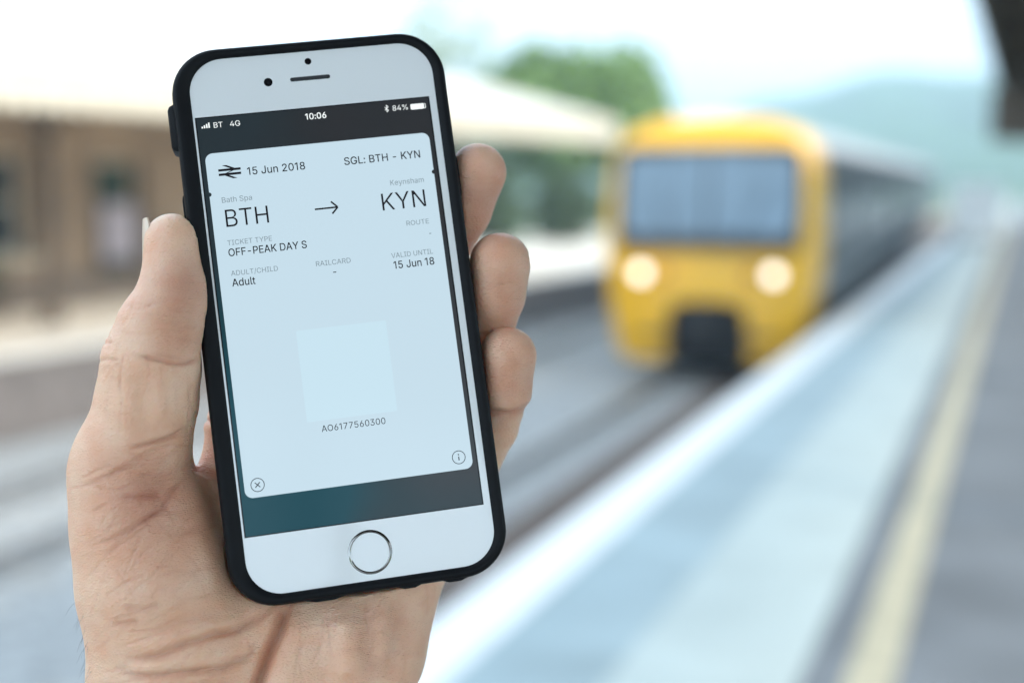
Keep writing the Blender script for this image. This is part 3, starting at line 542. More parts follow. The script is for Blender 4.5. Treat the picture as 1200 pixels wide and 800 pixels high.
G = json.loads('''{" ":[188,[]],"%":[676,[[175,283,155,284,137,289,121,297,107,308,95,320,86,335,80,351,76,369,75,388,75,412,76,431,80,448,87,464,96,479,107,492,121,503,137,511,155,515,175,517,196,515,214,511,230,503,244,492,255,479,264,464,270,448,274,431,276,412,276,388,274,369,270,351,264,335,255,320,244,308,230,297,214,289,196,284],[175,327,191,329,203,335,212,346,218,358,222,372,223,388,223,412,222,428,219,441,213,454,204,464,191,470,175,473,160,470,148,464,138,454,132,441,128,428,127,412,127,388,128,372,132,358,138,346,147,335,160,329],[501,-10,481,-8,462,-3,446,5,432,15,421,28,412,43,406,59,402,77,400,95,400,120,402,138,406,156,412,172,421,187,433,200,447,210,463,218,481,223,501,225,522,223,540,218,556,210,570,200,581,187,590,172,596,156,600,138,601,120,601,95,600,77,596,59,589,43,580,28,569,15,555,5,540,-3,521,-8],[501,35,517,37,529,43,538,53,544,66,548,80,549,95,549,120,548,135,544,149,538,162,529,172,517,178,501,180,486,178,473,172,464,162,458,149,454,135,453,120,453,95,454,80,458,66,464,53,473,43,485,37],[132,0,482,509,540,509,191,0]]],"-":[453,[[337,244,337,188,114,188,114,244]]],"/":[249,[[235,533,71,-76,14,-76,178,533]]],"0":[453,[[227,-7,199,-5,174,1,151,11,130,24,111,41,95,62,80,86,69,113,60,144,53,178,49,214,48,254,49,294,53,330,60,364,69,395,81,422,95,447,112,467,130,484,151,498,174,508,200,514,227,516,254,514,279,508,302,498,323,484,342,467,358,447,372,422,384,395,393,364,400,330,404,294,405,254,404,214,400,178,393,144,384,113,373,86,359,62,342,41,323,24,302,11,279,1,254,-5],[227,50,250,52,271,60,290,74,303,87,313,103,323,122,330,144,336,168,340,194,343,223,344,254,343,285,340,314,336,341,330,365,323,387,313,405,303,422,290,435,271,449,250,457,227,460,203,457,182,449,163,435,151,422,140,405,131,387,123,365,117,341,113,314,110,285,109,254,110,223,113,194,117,168,123,144,131,122,140,103,151,87,163,74,182,60,203,52]]],"1":[330,[[231,509,231,0,167,0,167,448,164,448,41,358,41,427,153,509]]],"2":[453,[[64,0,64,47,234,229,282,282,294,298,303,312,311,327,316,341,319,356,320,371,319,389,315,405,308,419,298,431,287,441,273,449,258,455,241,458,224,460,205,458,188,454,172,447,159,438,148,427,139,413,132,398,128,381,127,362,66,362,67,384,71,405,77,424,86,442,102,464,121,482,143,496,162,505,182,511,203,514,225,516,247,514,268,511,288,505,306,497,328,482,346,465,361,445,372,423,379,398,381,372,380,354,377,336,371,318,363,299,351,280,336,259,322,241,306,223,288,202,267,180,153,60,153,57,389,57,389,0]]],"3":[453,[[218,-7,195,-6,173,-3,152,2,133,10,108,22,88,38,70,57,57,79,48,104,44,132,109,132,112,115,118,100,126,87,137,76,150,66,165,59,182,54,200,51,219,50,239,51,258,55,275,61,291,69,304,80,315,93,323,108,328,125,329,145,328,163,323,180,316,196,306,211,292,223,275,234,254,241,229,246,201,248,157,248,157,299,288,448,288,452,70,452,70,509,372,509,372,461,211,278,211,289,239,290,264,288,287,284,308,276,327,265,344,253,359,239,371,222,381,205,387,186,392,166,393,145,392,123,387,103,380,84,370,66,358,50,344,36,327,23,309,12,288,4,266,-2,243,-6]]],"4":[453,[[40,105,40,158,247,509,311,509,109,166,109,163,413,163,413,105],[282,0,282,121,282,146,282,318,343,318,343,0]]],"5":[453,[[221,-7,199,-6,178,-2,159,3,140,11,118,25,99,41,83,60,71,82,63,105,60,130,122,130,125,115,130,102,138,89,148,78,160,68,173,60,188,54,204,51,221,50,241,51,259,56,276,64,291,75,304,89,314,104,322,122,326,141,328,162,326,183,321,203,314,221,303,237,290,251,275,262,257,270,238,275,218,277,201,276,184,273,167,268,152,262,139,255,128,246,67,253,96,509,366,509,366,452,151,452,134,301,136,301,148,311,162,318,178,325,194,330,212,333,229,334,252,332,274,328,294,321,313,311,330,299,345,285,358,269,370,251,379,231,386,210,390,187,391,163,390,139,385,117,379,95,369,76,357,57,343,41,327,27,309,15,289,6,268,-1,245,-5]]],"6":[453,[[226,-7,203,-5,182,-1,161,5,142,15,125,26,109,40,96,56,84,74,75,94,69,115,65,138,64,162,65,187,71,212,80,239,89,261,102,285,118,311,137,340,252,509,322,509,151,261,145,261,151,270,157,279,165,288,174,295,184,302,196,307,208,311,221,313,235,314,257,313,278,309,298,303,316,295,337,280,355,262,370,240,378,221,384,201,388,180,389,157,388,134,384,112,377,92,368,73,356,55,343,39,327,26,310,14,291,5,271,-2,249,-6],[226,48,245,50,263,55,279,63,293,73,304,86,314,101,322,119,326,137,327,157,326,178,322,196,314,213,304,228,293,241,279,251,263,259,245,264,226,265,207,264,190,259,174,252,160,241,148,229,138,214,131,197,126,179,125,158,126,138,131,119,138,102,148,86,160,73,174,63,190,55,207,50]]],"7":[453,[[97,0,323,448,323,452,62,452,62,509,391,509,391,449,165,0]]],"8":[453,[[226,-7,201,-6,178,-2,156,3,136,11,111,25,91,42,74,62,62,84,54,109,52,135,53,156,58,176,65,195,75,212,87,228,101,241,117,252,134,260,153,265,153,267,129,276,109,289,93,308,80,330,73,354,70,380,73,405,79,429,90,450,106,469,124,485,146,498,164,506,184,511,204,514,226,516,248,514,269,511,288,506,306,498,328,485,346,469,361,450,373,429,379,405,382,380,379,354,372,330,359,308,343,289,323,276,300,267,300,265,319,260,335,252,351,241,365,228,377,212,387,195,395,176,399,156,401,135,398,109,391,84,378,62,362,42,341,25,317,11,296,3,275,-2,251,-6],[226,49,248,50,267,54,285,60,300,69,313,79,323,91,331,106,335,121,337,139,335,157,330,173,322,189,312,202,298,213,283,223,265,230,247,234,226,235,206,234,187,230,169,223,154,213,140,202,130,189,122,173,117,157,115,139,117,121,121,106,129,91,139,79,152,69,167,60,185,54,205,50],[226,290,244,291,260,294,274,300,287,308,298,318,307,330,314,344,318,359,319,376,318,392,314,407,308,420,299,432,288,442,275,449,260,455,244,459,226,460,208,459,192,455,177,449,164,442,153,432,145,420,138,407,134,392,133,376,134,359,138,344,145,330,154,318,165,308,178,300,193,294,209,291]]],":":[188,[[95,-4,83,-3,73,1,63,9,55,18,51,29,50,41,51,53,55,64,63,73,73,81,83,85,95,87,107,85,118,81,128,73,135,64,140,53,141,41,140,29,135,18,128,9,118,1,107,-3],[95,271,83,272,73,277,63,284,55,294,51,304,50,316,51,328,55,339,63,349,73,356,83,360,95,362,107,360,118,356,128,349,135,339,140,328,141,316,140,304,135,294,128,284,118,277,107,272]]],"A":[480,[[16,0,201,509,276,509,463,0,395,0,287,302,264,372,232,478,245,478,213,371,191,302,85,0],[110,142,110,199,370,199,370,142]]],"B":[456,[[60,0,60,509,241,509,266,508,289,504,310,499,329,491,350,477,367,461,381,442,390,421,396,398,398,374,397,353,393,336,387,320,378,307,368,295,356,286,343,278,329,272,315,267,315,262,331,260,347,254,363,245,378,234,391,220,402,203,411,184,416,161,418,136,416,111,410,88,400,67,386,48,368,31,344,18,324,10,301,4,275,1,247,0],[125,57,245,57,272,58,296,63,315,70,330,80,344,96,353,115,355,137,354,153,350,169,342,184,333,197,320,209,306,218,289,225,269,229,248,231,125,231],[125,285,238,285,256,287,273,290,288,296,302,304,314,314,323,326,330,340,335,355,336,372,333,393,326,412,313,429,294,442,270,449,240,452,125,452]]],"C":[510,[[267,-7,235,-5,205,1,177,11,150,25,126,42,104,63,86,88,70,115,57,146,48,179,42,215,40,254,42,293,48,329,57,362,70,393,86,421,104,445,126,466,150,484,177,498,205,508,235,514,267,516,293,514,317,511,340,504,362,496,383,485,402,471,419,456,435,438,448,418,459,397,467,373,473,348,408,348,404,365,397,380,389,395,380,407,369,418,357,428,344,437,330,444,315,449,300,453,284,455,267,456,245,454,223,450,203,443,184,432,166,419,150,403,137,385,125,364,116,340,109,314,105,285,103,254,105,223,109,194,116,168,125,145,137,123,151,105,166,89,184,76,203,66,223,59,245,54,267,53,284,54,300,56,315,60,330,65,344,72,357,81,369,90,380,102,389,114,397,128,404,144,408,160,473,160,467,135,459,112,448,91,435,71,420,53,402,38,383,24,363,13,341,5,317,-2,293,-6]]],"D":[502,[[219,0,96,0,96,57,215,57,244,58,272,63,296,70,318,81,337,94,354,110,368,128,379,149,388,172,394,198,398,226,399,255,398,285,394,312,388,337,379,361,368,381,354,399,338,415,320,428,299,438,275,446,249,450,221,452,93,452,93,509,225,509,261,507,294,501,325,492,353,478,377,461,399,441,418,418,433,391,446,361,455,329,460,293,462,255,460,217,455,181,446,149,433,119,417,92,398,68,376,48,351,31,322,17,291,8,256,2],[125,509,125,0,60,0,60,509]]],"E":[419,[[60,0,60,509,372,509,372,452,125,452,125,286,355,286,355,229,125,229,125,57,375,57,375,0]]],"F":[410,[[60,0,60,509,369,509,369,452,125,452,125,278,346,278,346,221,125,221,125,0]]],"G":[520,[[269,-7,236,-5,205,1,176,11,149,25,125,43,104,64,85,88,69,116,57,146,47,179,42,215,40,254,42,293,47,329,57,362,69,393,85,421,103,445,125,466,149,484,175,498,203,508,233,514,265,516,291,514,316,510,340,504,363,494,384,483,403,469,421,453,436,436,449,416,460,395,468,373,474,349,408,349,402,365,395,379,387,393,378,406,368,417,356,427,344,436,330,443,315,448,300,453,283,455,265,456,243,454,222,450,202,443,183,432,166,419,150,404,137,385,125,364,116,340,109,314,105,285,103,254,105,223,109,194,116,168,125,145,137,124,151,105,166,90,184,76,203,66,224,59,246,54,269,53,296,55,322,61,345,71,365,85,382,102,396,123,404,141,410,160,414,180,415,202,434,199,283,199,283,256,478,256,478,200,476,170,471,141,463,115,451,91,436,69,419,50,399,33,377,19,352,8,326,0,298,-5]]],"H":[517,[[60,0,60,509,125,509,125,289,392,289,392,509,457,509,457,0,392,0,392,232,125,232,125,0]]],"I":[300,[[31,0,31,57,118,57,118,452,31,452,31,509,269,509,269,452,183,452,183,57,269,57,269,0]]],"J":[396,[[185,-7,153,-4,124,3,98,15,75,33,57,55,44,81,36,111,33,145,33,173,98,173,98,145,100,117,108,93,122,74,139,61,160,53,185,50,209,53,230,61,248,74,261,93,269,117,272,145,272,509,336,509,336,145,334,111,326,81,313,55,294,33,271,15,246,3,217,-4]]],"K":[467,[[104,145,104,216,139,261,174,303,212,344,364,509,448,509,231,276,228,276],[60,0,60,509,125,509,125,334,124,225,125,193,125,0],[372,0,188,259,228,309,449,0]]],"L":[393,[[60,0,60,509,125,509,125,57,361,57,361,0]]],"N":[523,[[60,0,60,509,136,509,343,183,363,151,388,107,414,55,405,54,401,108,399,157,399,195,399,509,463,509,463,0,387,0,202,290,177,331,148,381,108,452,119,454,122,384,124,328,125,291,125,0]]],"O":[533,[[267,-7,235,-5,205,1,177,11,150,25,126,42,105,63,86,88,70,115,57,146,48,179,42,215,40,254,42,293,48,329,57,362,70,393,86,421,105,445,126,466,150,484,177,498,205,508,235,514,267,516,299,514,329,508,357,498,384,484,408,466,429,445,448,421,464,393,477,362,486,329,491,293,493,254,491,215,486,179,477,146,464,115,448,88,429,63,408,42,384,25,357,11,329,1,299,-5],[267,53,289,54,310,59,330,66,349,76,367,89,383,105,396,123,408,144,418,168,425,194,429,223,430,254,429,286,425,314,418,341,408,365,396,386,383,404,367,420,349,433,330,443,310,450,289,454,267,456,245,454,223,450,203,443,184,433,167,420,151,404,137,385,125,364,116,340,109,314,105,285,103,254,105,223,109,194,116,168,125,144,137,123,151,105,167,89,184,76,203,66,223,59,245,54]]],"P":[445,[[60,0,60,509,125,509,125,0],[100,509,235,509,263,507,289,503,312,497,332,487,350,476,366,462,379,447,390,430,398,411,404,391,407,370,409,348,407,325,404,304,398,284,390,265,379,248,366,233,350,219,332,207,312,198,289,191,263,187,235,186,100,186,100,242,233,242,257,244,279,248,297,256,312,266,324,279,333,294,339,310,343,328,344,348,343,367,339,385,333,402,324,416,312,428,297,439,279,446,257,451,232,452,100,452]]],"R":[449,[[60,0,60,509,125,509,125,0],[100,509,236,509,264,507,290,504,313,497,333,489,356,473,376,455,390,433,399,415,405,395,408,374,409,352,408,330,405,309,399,290,390,271,376,250,356,232,333,217,312,209,289,203,264,199,236,198,100,198,100,255,234,255,258,256,280,260,298,267,313,276,325,287,334,300,340,316,344,333,345,352,344,371,340,389,334,405,325,419,313,430,298,440,279,446,258,451,233,452,100,452],[353,0,230,229,303,229,428,0]]],"S":[447,[[224,-9,197,-8,172,-4,149,1,128,9,108,19,91,31,76,45,64,60,54,77,46,96,41,115,38,137,104,137,108,118,114,102,123,88,136,76,150,66,166,59,185,53,204,50,224,49,246,50,267,54,286,60,303,69,317,79,329,92,338,106,344,122,346,139,344,154,340,168,332,179,322,189,310,197,296,205,280,211,263,217,245,222,184,239,154,249,128,260,105,274,86,289,71,307,60,326,54,348,52,372,54,400,62,425,75,448,87,463,102,476,119,488,138,498,158,506,180,511,203,514,227,516,252,514,275,511,296,505,316,498,340,484,360,468,377,449,390,427,398,403,401,378,337,378,332,402,320,421,302,437,286,447,267,453,247,457,225,459,204,457,185,454,167,448,152,440,139,430,129,418,121,405,117,391,115,376,117,359,122,345,131,334,142,324,155,315,169,308,184,302,198,297,212,293,264,279,312,264,328,256,344,248,359,238,372,226,384,213,395,198,402,180,407,161,408,139,406,112,399,87,386,64,374,48,360,34,343,21,323,11,302,2,278,-4,252,-8]]],"T":[449,[[32,452,32,509,417,509,417,452,257,452,257,0,193,0,193,452]]],"U":[517,[[259,-8,230,-7,203,-2,177,5,154,15,133,28,114,43,98,60,85,80,74,101,66,124,62,148,60,173,60,509,124,509,124,178,126,155,132,133,141,113,153,95,169,80,187,68,208,59,232,53,259,52,285,53,309,59,331,68,349,80,364,95,377,113,385,133,391,155,393,178,393,509,457,509,457,173,456,148,451,124,443,101,433,80,419,60,403,43,384,28,363,15,340,5,315,-2,288,-7]]],"V":[480,[[204,0,16,509,84,509,192,206,215,137,248,31,235,31,267,138,290,206,395,509,463,509,278,0]]],"Y":[472,[[203,0,203,208,16,509,91,509,192,344,222,292,231,274,240,254,250,230,224,230,233,254,242,275,251,293,280,344,381,509,455,509,268,208,268,0]]],"a":[389,[[160,-9,137,-7,115,-3,94,5,76,15,60,29,48,45,38,63,32,84,30,108,32,128,36,146,43,161,53,174,64,184,78,193,92,200,108,206,125,211,178,220,234,227,247,229,257,231,265,235,271,240,274,246,276,255,276,257,275,272,272,285,267,297,260,307,251,315,240,322,227,327,212,330,196,331,178,330,163,327,149,322,137,316,127,309,118,301,110,292,104,283,100,274,41,291,51,313,64,331,79,346,95,358,114,368,133,375,153,380,173,383,194,384,208,384,223,382,239,379,255,375,271,369,286,360,300,350,312,336,322,320,330,301,335,278,337,251,337,0,277,0,277,52,272,52,267,43,260,34,252,25,242,16,229,8,215,1,199,-4,181,-7],[170,45,192,47,211,51,228,59,242,68,254,80,263,93,270,108,274,122,276,138,276,190,272,187,267,184,259,182,231,176,200,171,175,168,161,166,147,163,134,159,122,153,112,147,103,139,97,130,93,118,92,105,93,93,96,82,102,72,109,64,119,57,130,52,142,48,156,46]]],"d":[424,[[195,-8,172,-7,151,-2,130,5,111,16,94,29,79,45,66,64,55,84,46,108,39,133,35,160,34,189,35,218,39,245,46,270,55,293,66,313,79,332,95,347,112,361,131,371,151,378,173,383,196,384,218,383,237,379,253,373,267,364,278,355,287,346,306,319,311,319,311,509,372,509,372,0,313,0,313,59,307,59,287,31,277,21,266,12,252,4,236,-3,217,-7],[205,47,226,49,246,55,263,65,278,78,290,95,299,115,306,138,310,162,312,189,310,216,306,241,300,263,290,282,278,299,263,312,246,322,227,328,205,330,182,328,162,322,145,311,130,298,118,281,108,261,102,239,98,215,96,189,98,163,102,139,109,117,118,97,130,80,145,66,162,55,182,49]]],"e":[404,[[212,-8,185,-7,161,-2,138,6,117,16,98,30,82,46,68,64,56,85,46,108,40,132,35,159,34,187,35,215,39,242,46,267,55,290,67,311,81,329,97,346,115,359,135,370,157,378,180,383,205,384,226,383,246,380,266,374,285,366,303,355,319,341,334,324,347,305,357,282,363,263,368,242,370,219,371,194,371,169,75,169,75,221,338,221,310,202,308,226,304,248,298,269,288,286,277,301,263,314,246,323,227,328,205,330,183,328,164,323,146,313,131,301,119,286,109,270,102,251,97,231,96,211,96,178,98,151,102,127,110,106,121,88,135,73,151,61,169,53,190,48,212,46,227,47,241,49,254,53,265,58,276,65,285,73,294,82,300,93,306,105,365,91,358,72,348,55,335,39,320,26,302,14,283,4,261,-3,237,-7]]],"h":[410,[[114,227,114,0,53,0,53,509,114,509,114,287,102,287,112,312,124,332,137,349,152,362,175,374,200,382,227,384,252,383,275,377,295,369,313,356,328,340,341,321,348,304,353,285,356,264,357,240,357,0,296,0,296,235,293,263,286,286,273,304,256,318,235,326,210,329,192,328,176,324,161,317,147,308,136,297,126,283,119,266,115,248]]],"i":[167,[[53,0,53,379,114,379,114,0],[84,443,73,444,63,448,54,455,47,463,43,472,41,483,43,494,47,504,54,512,63,518,73,522,84,524,95,522,105,518,114,512,121,504,125,494,126,483,125,472,121,463,114,455,105,448,95,444]]],"l":[189,[[139,-2,112,0,91,8,74,20,62,37,55,59,53,84,53,509,114,509,114,99,114,83,117,71,120,62,126,57,135,53,146,52,160,53,170,54,181,3,162,-1]]],"m":[610,[[53,0,53,379,112,379,112,295,108,295,114,314,122,331,132,346,144,358,158,368,172,376,187,382,203,385,219,386,245,383,268,375,287,361,303,342,314,320,321,295,312,295,318,312,326,329,337,343,350,356,364,366,381,375,398,381,417,385,437,386,458,385,478,380,497,372,514,361,529,346,541,328,550,307,555,283,557,255,557,0,496,0,496,254,493,279,485,298,473,313,456,323,438,329,419,330,402,329,387,326,374,320,363,312,353,302,345,290,340,277,336,263,335,247,335,0,274,0,274,260,272,280,265,297,253,311,238,322,220,328,199,330,185,329,171,326,158,320,145,312,135,302,126,289,119,274,115,257,114,238,114,0]]],"n":[410,[[114,227,114,0,53,0,53,379,112,379,112,287,102,287,112,312,124,332,137,349,152,362,175,374,200,382,227,384,252,383,275,377,295,369,313,356,328,340,341,321,348,304,353,285,356,264,357,240,357,0,296,0,296,235,293,263,286,286,273,304,256,318,235,326,210,329,192,328,176,324,161,317,147,308,136,297,126,283,119,266,115,248]]],"p":[424,[[53,-143,53,379,112,379,112,319,118,319,137,346,147,355,158,364,171,373,188,379,207,383,229,384,252,383,274,378,294,371,313,361,330,347,345,332,359,313,370,293,379,270,385,245,389,218,390,189,389,160,385,133,379,108,370,84,359,64,346,45,330,29,313,16,294,5,274,-2,252,-7,229,-8,208,-7,189,-3,173,4,159,12,147,21,138,31,118,59,114,59,114,-143],[220,47,242,49,262,55,279,66,294,80,306,97,316,117,323,139,327,163,328,189,327,215,323,239,316,261,307,281,295,298,280,311,262,322,243,328,220,330,198,328,178,322,161,312,147,299,134,282,125,263,118,241,114,216,113,189,114,162,118,138,125,115,135,95,147,78,162,65,179,55,198,49]]],"s":[365,[[182,-8,157,-7,133,-3,112,3,93,12,76,24,62,38,50,54,41,73,36,94,94,107,101,87,111,72,124,60,141,52,160,47,181,45,206,47,227,53,244,62,258,74,265,88,268,103,266,115,262,126,254,136,243,144,229,150,212,155,149,170,125,177,104,186,87,196,72,208,58,227,50,249,47,274,49,295,55,314,65,332,79,347,95,360,115,370,137,378,161,383,187,384,212,383,234,379,254,372,271,363,286,352,299,339,309,324,318,308,324,290,268,277,262,291,254,304,243,316,228,325,210,331,187,333,166,331,147,326,131,317,119,305,111,292,109,277,110,264,115,253,124,243,136,235,152,229,172,223,229,209,254,202,275,194,292,183,306,171,320,153,328,131,331,107,329,85,323,65,312,47,298,31,281,18,260,6,236,-2,210,-7]]],"t":[227,[[204,379,204,327,6,327,6,379],[65,471,126,471,126,98,127,83,130,70,136,61,144,55,156,51,170,50,185,51,202,54,213,2,192,-3,168,-4,145,-3,125,2,107,10,92,21,77,41,68,64,65,93]]],"u":[410,[[182,-5,158,-3,135,2,115,11,97,23,82,39,69,59,62,76,57,95,54,116,53,139,53,379,114,379,114,144,116,117,124,94,137,75,154,61,175,53,200,50,218,51,234,55,249,62,263,71,274,83,283,97,290,113,295,132,296,153,296,379,357,379,357,0,298,0,298,92,307,92,297,67,286,47,272,30,257,17,234,5,209,-3]]],"y":[389,[[47,-139,61,-86,71,-87,83,-89,94,-90,104,-89,113,-86,122,-81,130,-74,138,-64,145,-51,151,-36,163,-1,17,379,84,379,165,155,173,132,180,109,187,87,206,21,184,21,202,87,224,155,305,379,371,379,204,-58,196,-77,187,-93,177,-107,165,-119,153,-128,139,-136,125,-141,109,-144,91,-145,65,-143]]]}''')
CAP = max(G['H'][1][0][1::2]) / 1000.0
def text(body, xl, xr, base, cap, mat, z=.14, off=0.0, name="lettering", label=None):
    s = cap / CAP; ch = [G[c] for c in body]
    lb = min(min(sp[0::2]) for sp in ch[0][1]) / 1000 * s
    last = max(max(sp[0::2]) for sp in ch[-1][1]) / 1000 * s
    nat = sum(c[0] for c in ch[:-1]) / 1000 * s + last - lb
    hx = (xr - xl) / nat if xr is not None else 1.0; lb *= hx; tr_ = 0
    x = xl - lb; groups = []
    def area(sp):
        P_ = list(zip(sp[0::2], sp[1::2])); return sum(a_[0] * b_[1] - b_[0] * a_[1] for a_, b_ in zip(P_, P_[1:] + P_[:1])) / 2
    def inside(p, sp):
        P_ = list(zip(sp[0::2], sp[1::2])); r_ = False
        for (xa, ya), (xb, yb) in zip(P_, P_[1:] + P_[:1]):
            if (ya > p[1]) != (yb > p[1]) and p[0] < (xb - xa) * (p[1] - ya) / (yb - ya) + xa: r_ = not r_
        return r_
    for c in ch:
        if c[1]:
            ar = [area(sp) for sp in c[1]]; sg = 1 if max(ar, key=abs) > 0 else -1
            outs = [[sp] for sp, a_ in zip(c[1], ar) if a_ * sg > 0]
            for sp, a_ in zip(c[1], ar):
                if a_ * sg < 0:
                    for g_ in outs:
                        if inside((sp[0] + .3, sp[1] + .2), g_[0]): g_.append(sp); break
            groups += [(x, g_) for g_ in outs]
        x += c[0] / 1000 * s * hx
    vs, fs = [], []; k_ = 0
    for gx, g_ in groups:
        cu = bpy.data.curves.new("tmp", 'CURVE'); cu.dimensions = '2D'; cu.fill_mode = 'BOTH'
        for sp in g_:
            n_ = len(sp) // 2; q = cu.splines.new('POLY'); q.points.add(n_ - 1); q.use_cyclic_u = True
            for i in range(n_): q.points[i].co = (gx + sp[2 * i] / 1000 * s * hx, base + sp[2 * i + 1] / 1000 * s, 0, 1)
        cu.offset = min(0, off)
        tmp = bpy.data.objects.new("tmp", cu); COL.objects.link(tmp)
        me_ = tmp.to_mesh(); n0 = len(vs)
        for sh, (ox, oy) in enumerate([(0, 0)] if off <= 0 else [(off, off), (-off, off), (off, -off), (-off, -off)]):
            n0 = len(vs); vs += [((v_.co.x + ox) * mm, (v_.co.y + oy) * mm, (z + ((k_ + sh) % 6) * .004) * mm) for v_ in me_.vertices]
            fs += [tuple(i + n0 for i in p.vertices) for p in me_.polygons]
        tmp.to_mesh_clear(); bpy.data.objects.remove(tmp); bpy.data.curves.remove(cu); k_ += 1
    me = bpy.data.meshes.new(name); me.from_pydata(vs, [], fs)
    me.materials.append(mat)
    o = link_mesh(name, me, scr)
    return o
_sk = [0]
def strokes(paths, w, z, name, mat, closed=False):
    m = MB(); zz = z
    for pts in paths:
        for (x0, y0), (x1, y1) in zip(pts, pts[1:]):
            dx, dy = x1 - x0, y1 - y0; L = math.hypot(dx, dy); nx, ny = -dy / L * w / 2, dx / L * w / 2
            m.add([((x0 + nx) * mm, (y0 + ny) * mm, zz * mm), ((x1 + nx) * mm, (y1 + ny) * mm, zz * mm), ((x1 - nx) * mm, (y1 - ny) * mm, zz * mm), ((x0 - nx) * mm, (y0 - ny) * mm, zz * mm)], [(0, 1, 2, 3)]); zz += .004
    return m.build(name, mat, scr)
I, GR, WH = M['ink'], M['inkgrey'], M['inkwhite']
# status bar
bars = MB()
for k in range(4):
    h = .45 + .3 * k; x = -28.1 + k * .56; bars.add([(a * mm, b * mm, .1 * mm) for a, b in ((x, 49.45), (x + .36, 49.45), (x + .36, 49.45 + h), (x, 49.45 + h))], [(0, 1, 2, 3)])
bars.build("signal_bars", WH, scr)
text("BT", -25.1, -22.9, 49.35, 1.35, WH, .1); text("4G", -21.1, -18.6, 49.3, 1.35, WH, .1)
text("10:06", -2.3, 2.9, 49.2, 1.5, WH, .1, .03); text("84%", 19.8, 23.7, 49.35, 1.35, WH, .1)
strokes([[(17.85, 50.45), (18.75, 49.6), (18.3, 49.2), (18.3, 50.95), (18.75, 50.5), (17.85, 49.65)]], .16, .1, "bluetooth_icon", WH)
bt = flat(rrect(1.75, .72, .3, 4, 26.15, 49.9), .1, "battery_icon", WH, scr)
strokes([[(27.95, 50.55), (28.25, 50.4), (28.25, 49.4), (27.95, 49.25)]], .14, .1, "battery_outline", WH)
# ticket
def logo(x, y, w, h):     # two rails with the zigzag between them
    P = lambda u, v_: (x + u * w, y + v_ * h); t = .085
    m = MB(); z = .14
    def q(*pts):
        nonlocal z
        m.add([(a * mm, b * mm, z * mm) for a, b in pts], [tuple(range(len(pts)))]); z += .004
    q(P(0, .66 + t), P(0, .66 - t), P(1, .66 - t), P(1, .66 + t)); q(P(0, .34 + t), P(0, .34 - t), P(1, .34 - t), P(1, .34 + t))
    q(P(.18, 1.0), P(.38, 1.0), P(.80, .70), P(.66, .66)); q(P(.82, 0.0), P(.62, 0.0), P(.20, .30), P(.34, .34))
    q(P(.80, .64), P(.62, .60), P(.20, .36), P(.38, .40))
    return m.build("logo", I, scr)
logo(-25.3, 36.15, 5.5, 3.5)
text("15 Jun 2018", -18.25, -3.95, 36.6, 1.9, I, off=.022); text("SGL: BTH - KYN", 5.95, 25.2, 36.65, 1.9, I, off=.022)
text("Bath Spa", -25.3, -17.9, 30.25, 1.35, GR); text("Keynsham", 16.75, 25.3, 30.25, 1.35, GR)
text("BTH", -24.95, -14.4, 24.1, 4.35, I, off=-.02); text("KYN", 14.0, 25.1, 24.05, 4.35, I, off=-.02)
strokes([[(-2.85, 26.2), (2.75, 26.2)], [(1.35, 27.75), (2.9, 26.2), (1.35, 24.65)]], .42, .14, "arrow_icon", I)
text("ROUTE", 19.5, 25.2, 19.6, 1.2, GR); strokes([[(24.9, 17.0), (25.4, 17.0)]], .16, .14, "dash", I)
text("TICKET TYPE", -25.2, -14.25, 19.5, 1.25, GR); text("OFF-PEAK DAY S", -25.2, -5.95, 16.75, 1.85, I, off=.022)
text("VALID UNTIL", 14.65, 25.2, 11.8, 1.25, GR); text("15 Jun 18", 14.95, 25.2, 9.05, 1.85, I, off=.022)
text("ADULT/CHILD", -25.2, -13.7, 11.85, 1.25, GR); text("Adult", -25.2, -19.55, 9.2, 1.85, I, off=.022)
text("RAILCARD", -4.25, 4.4, 11.85, 1.25, GR); strokes([[(-.3, 9.9), (.5, 9.9)]], .22, .14, "dash", I)
text("AO6177560300", -7.9, 7.9, -29.2, 1.55, I)
disc(-24.9, -39.95, 1.7, .14, "close_icon", I, scr, r2=1.52); strokes([[(-25.5, -40.55), (-24.3, -39.35)], [(-25.5, -39.35), (-24.3, -40.55)]], .22, .15, "close_cross", I)
disc(24.85, -39.85, 1.7, .14, "info_icon", I, scr, r2=1.52); strokes([[(24.85, -40.6), (24.85, -39.65)], [(24.85, -39.35), (24.85, -39.0)]], .26, .15, "info_letter", I)

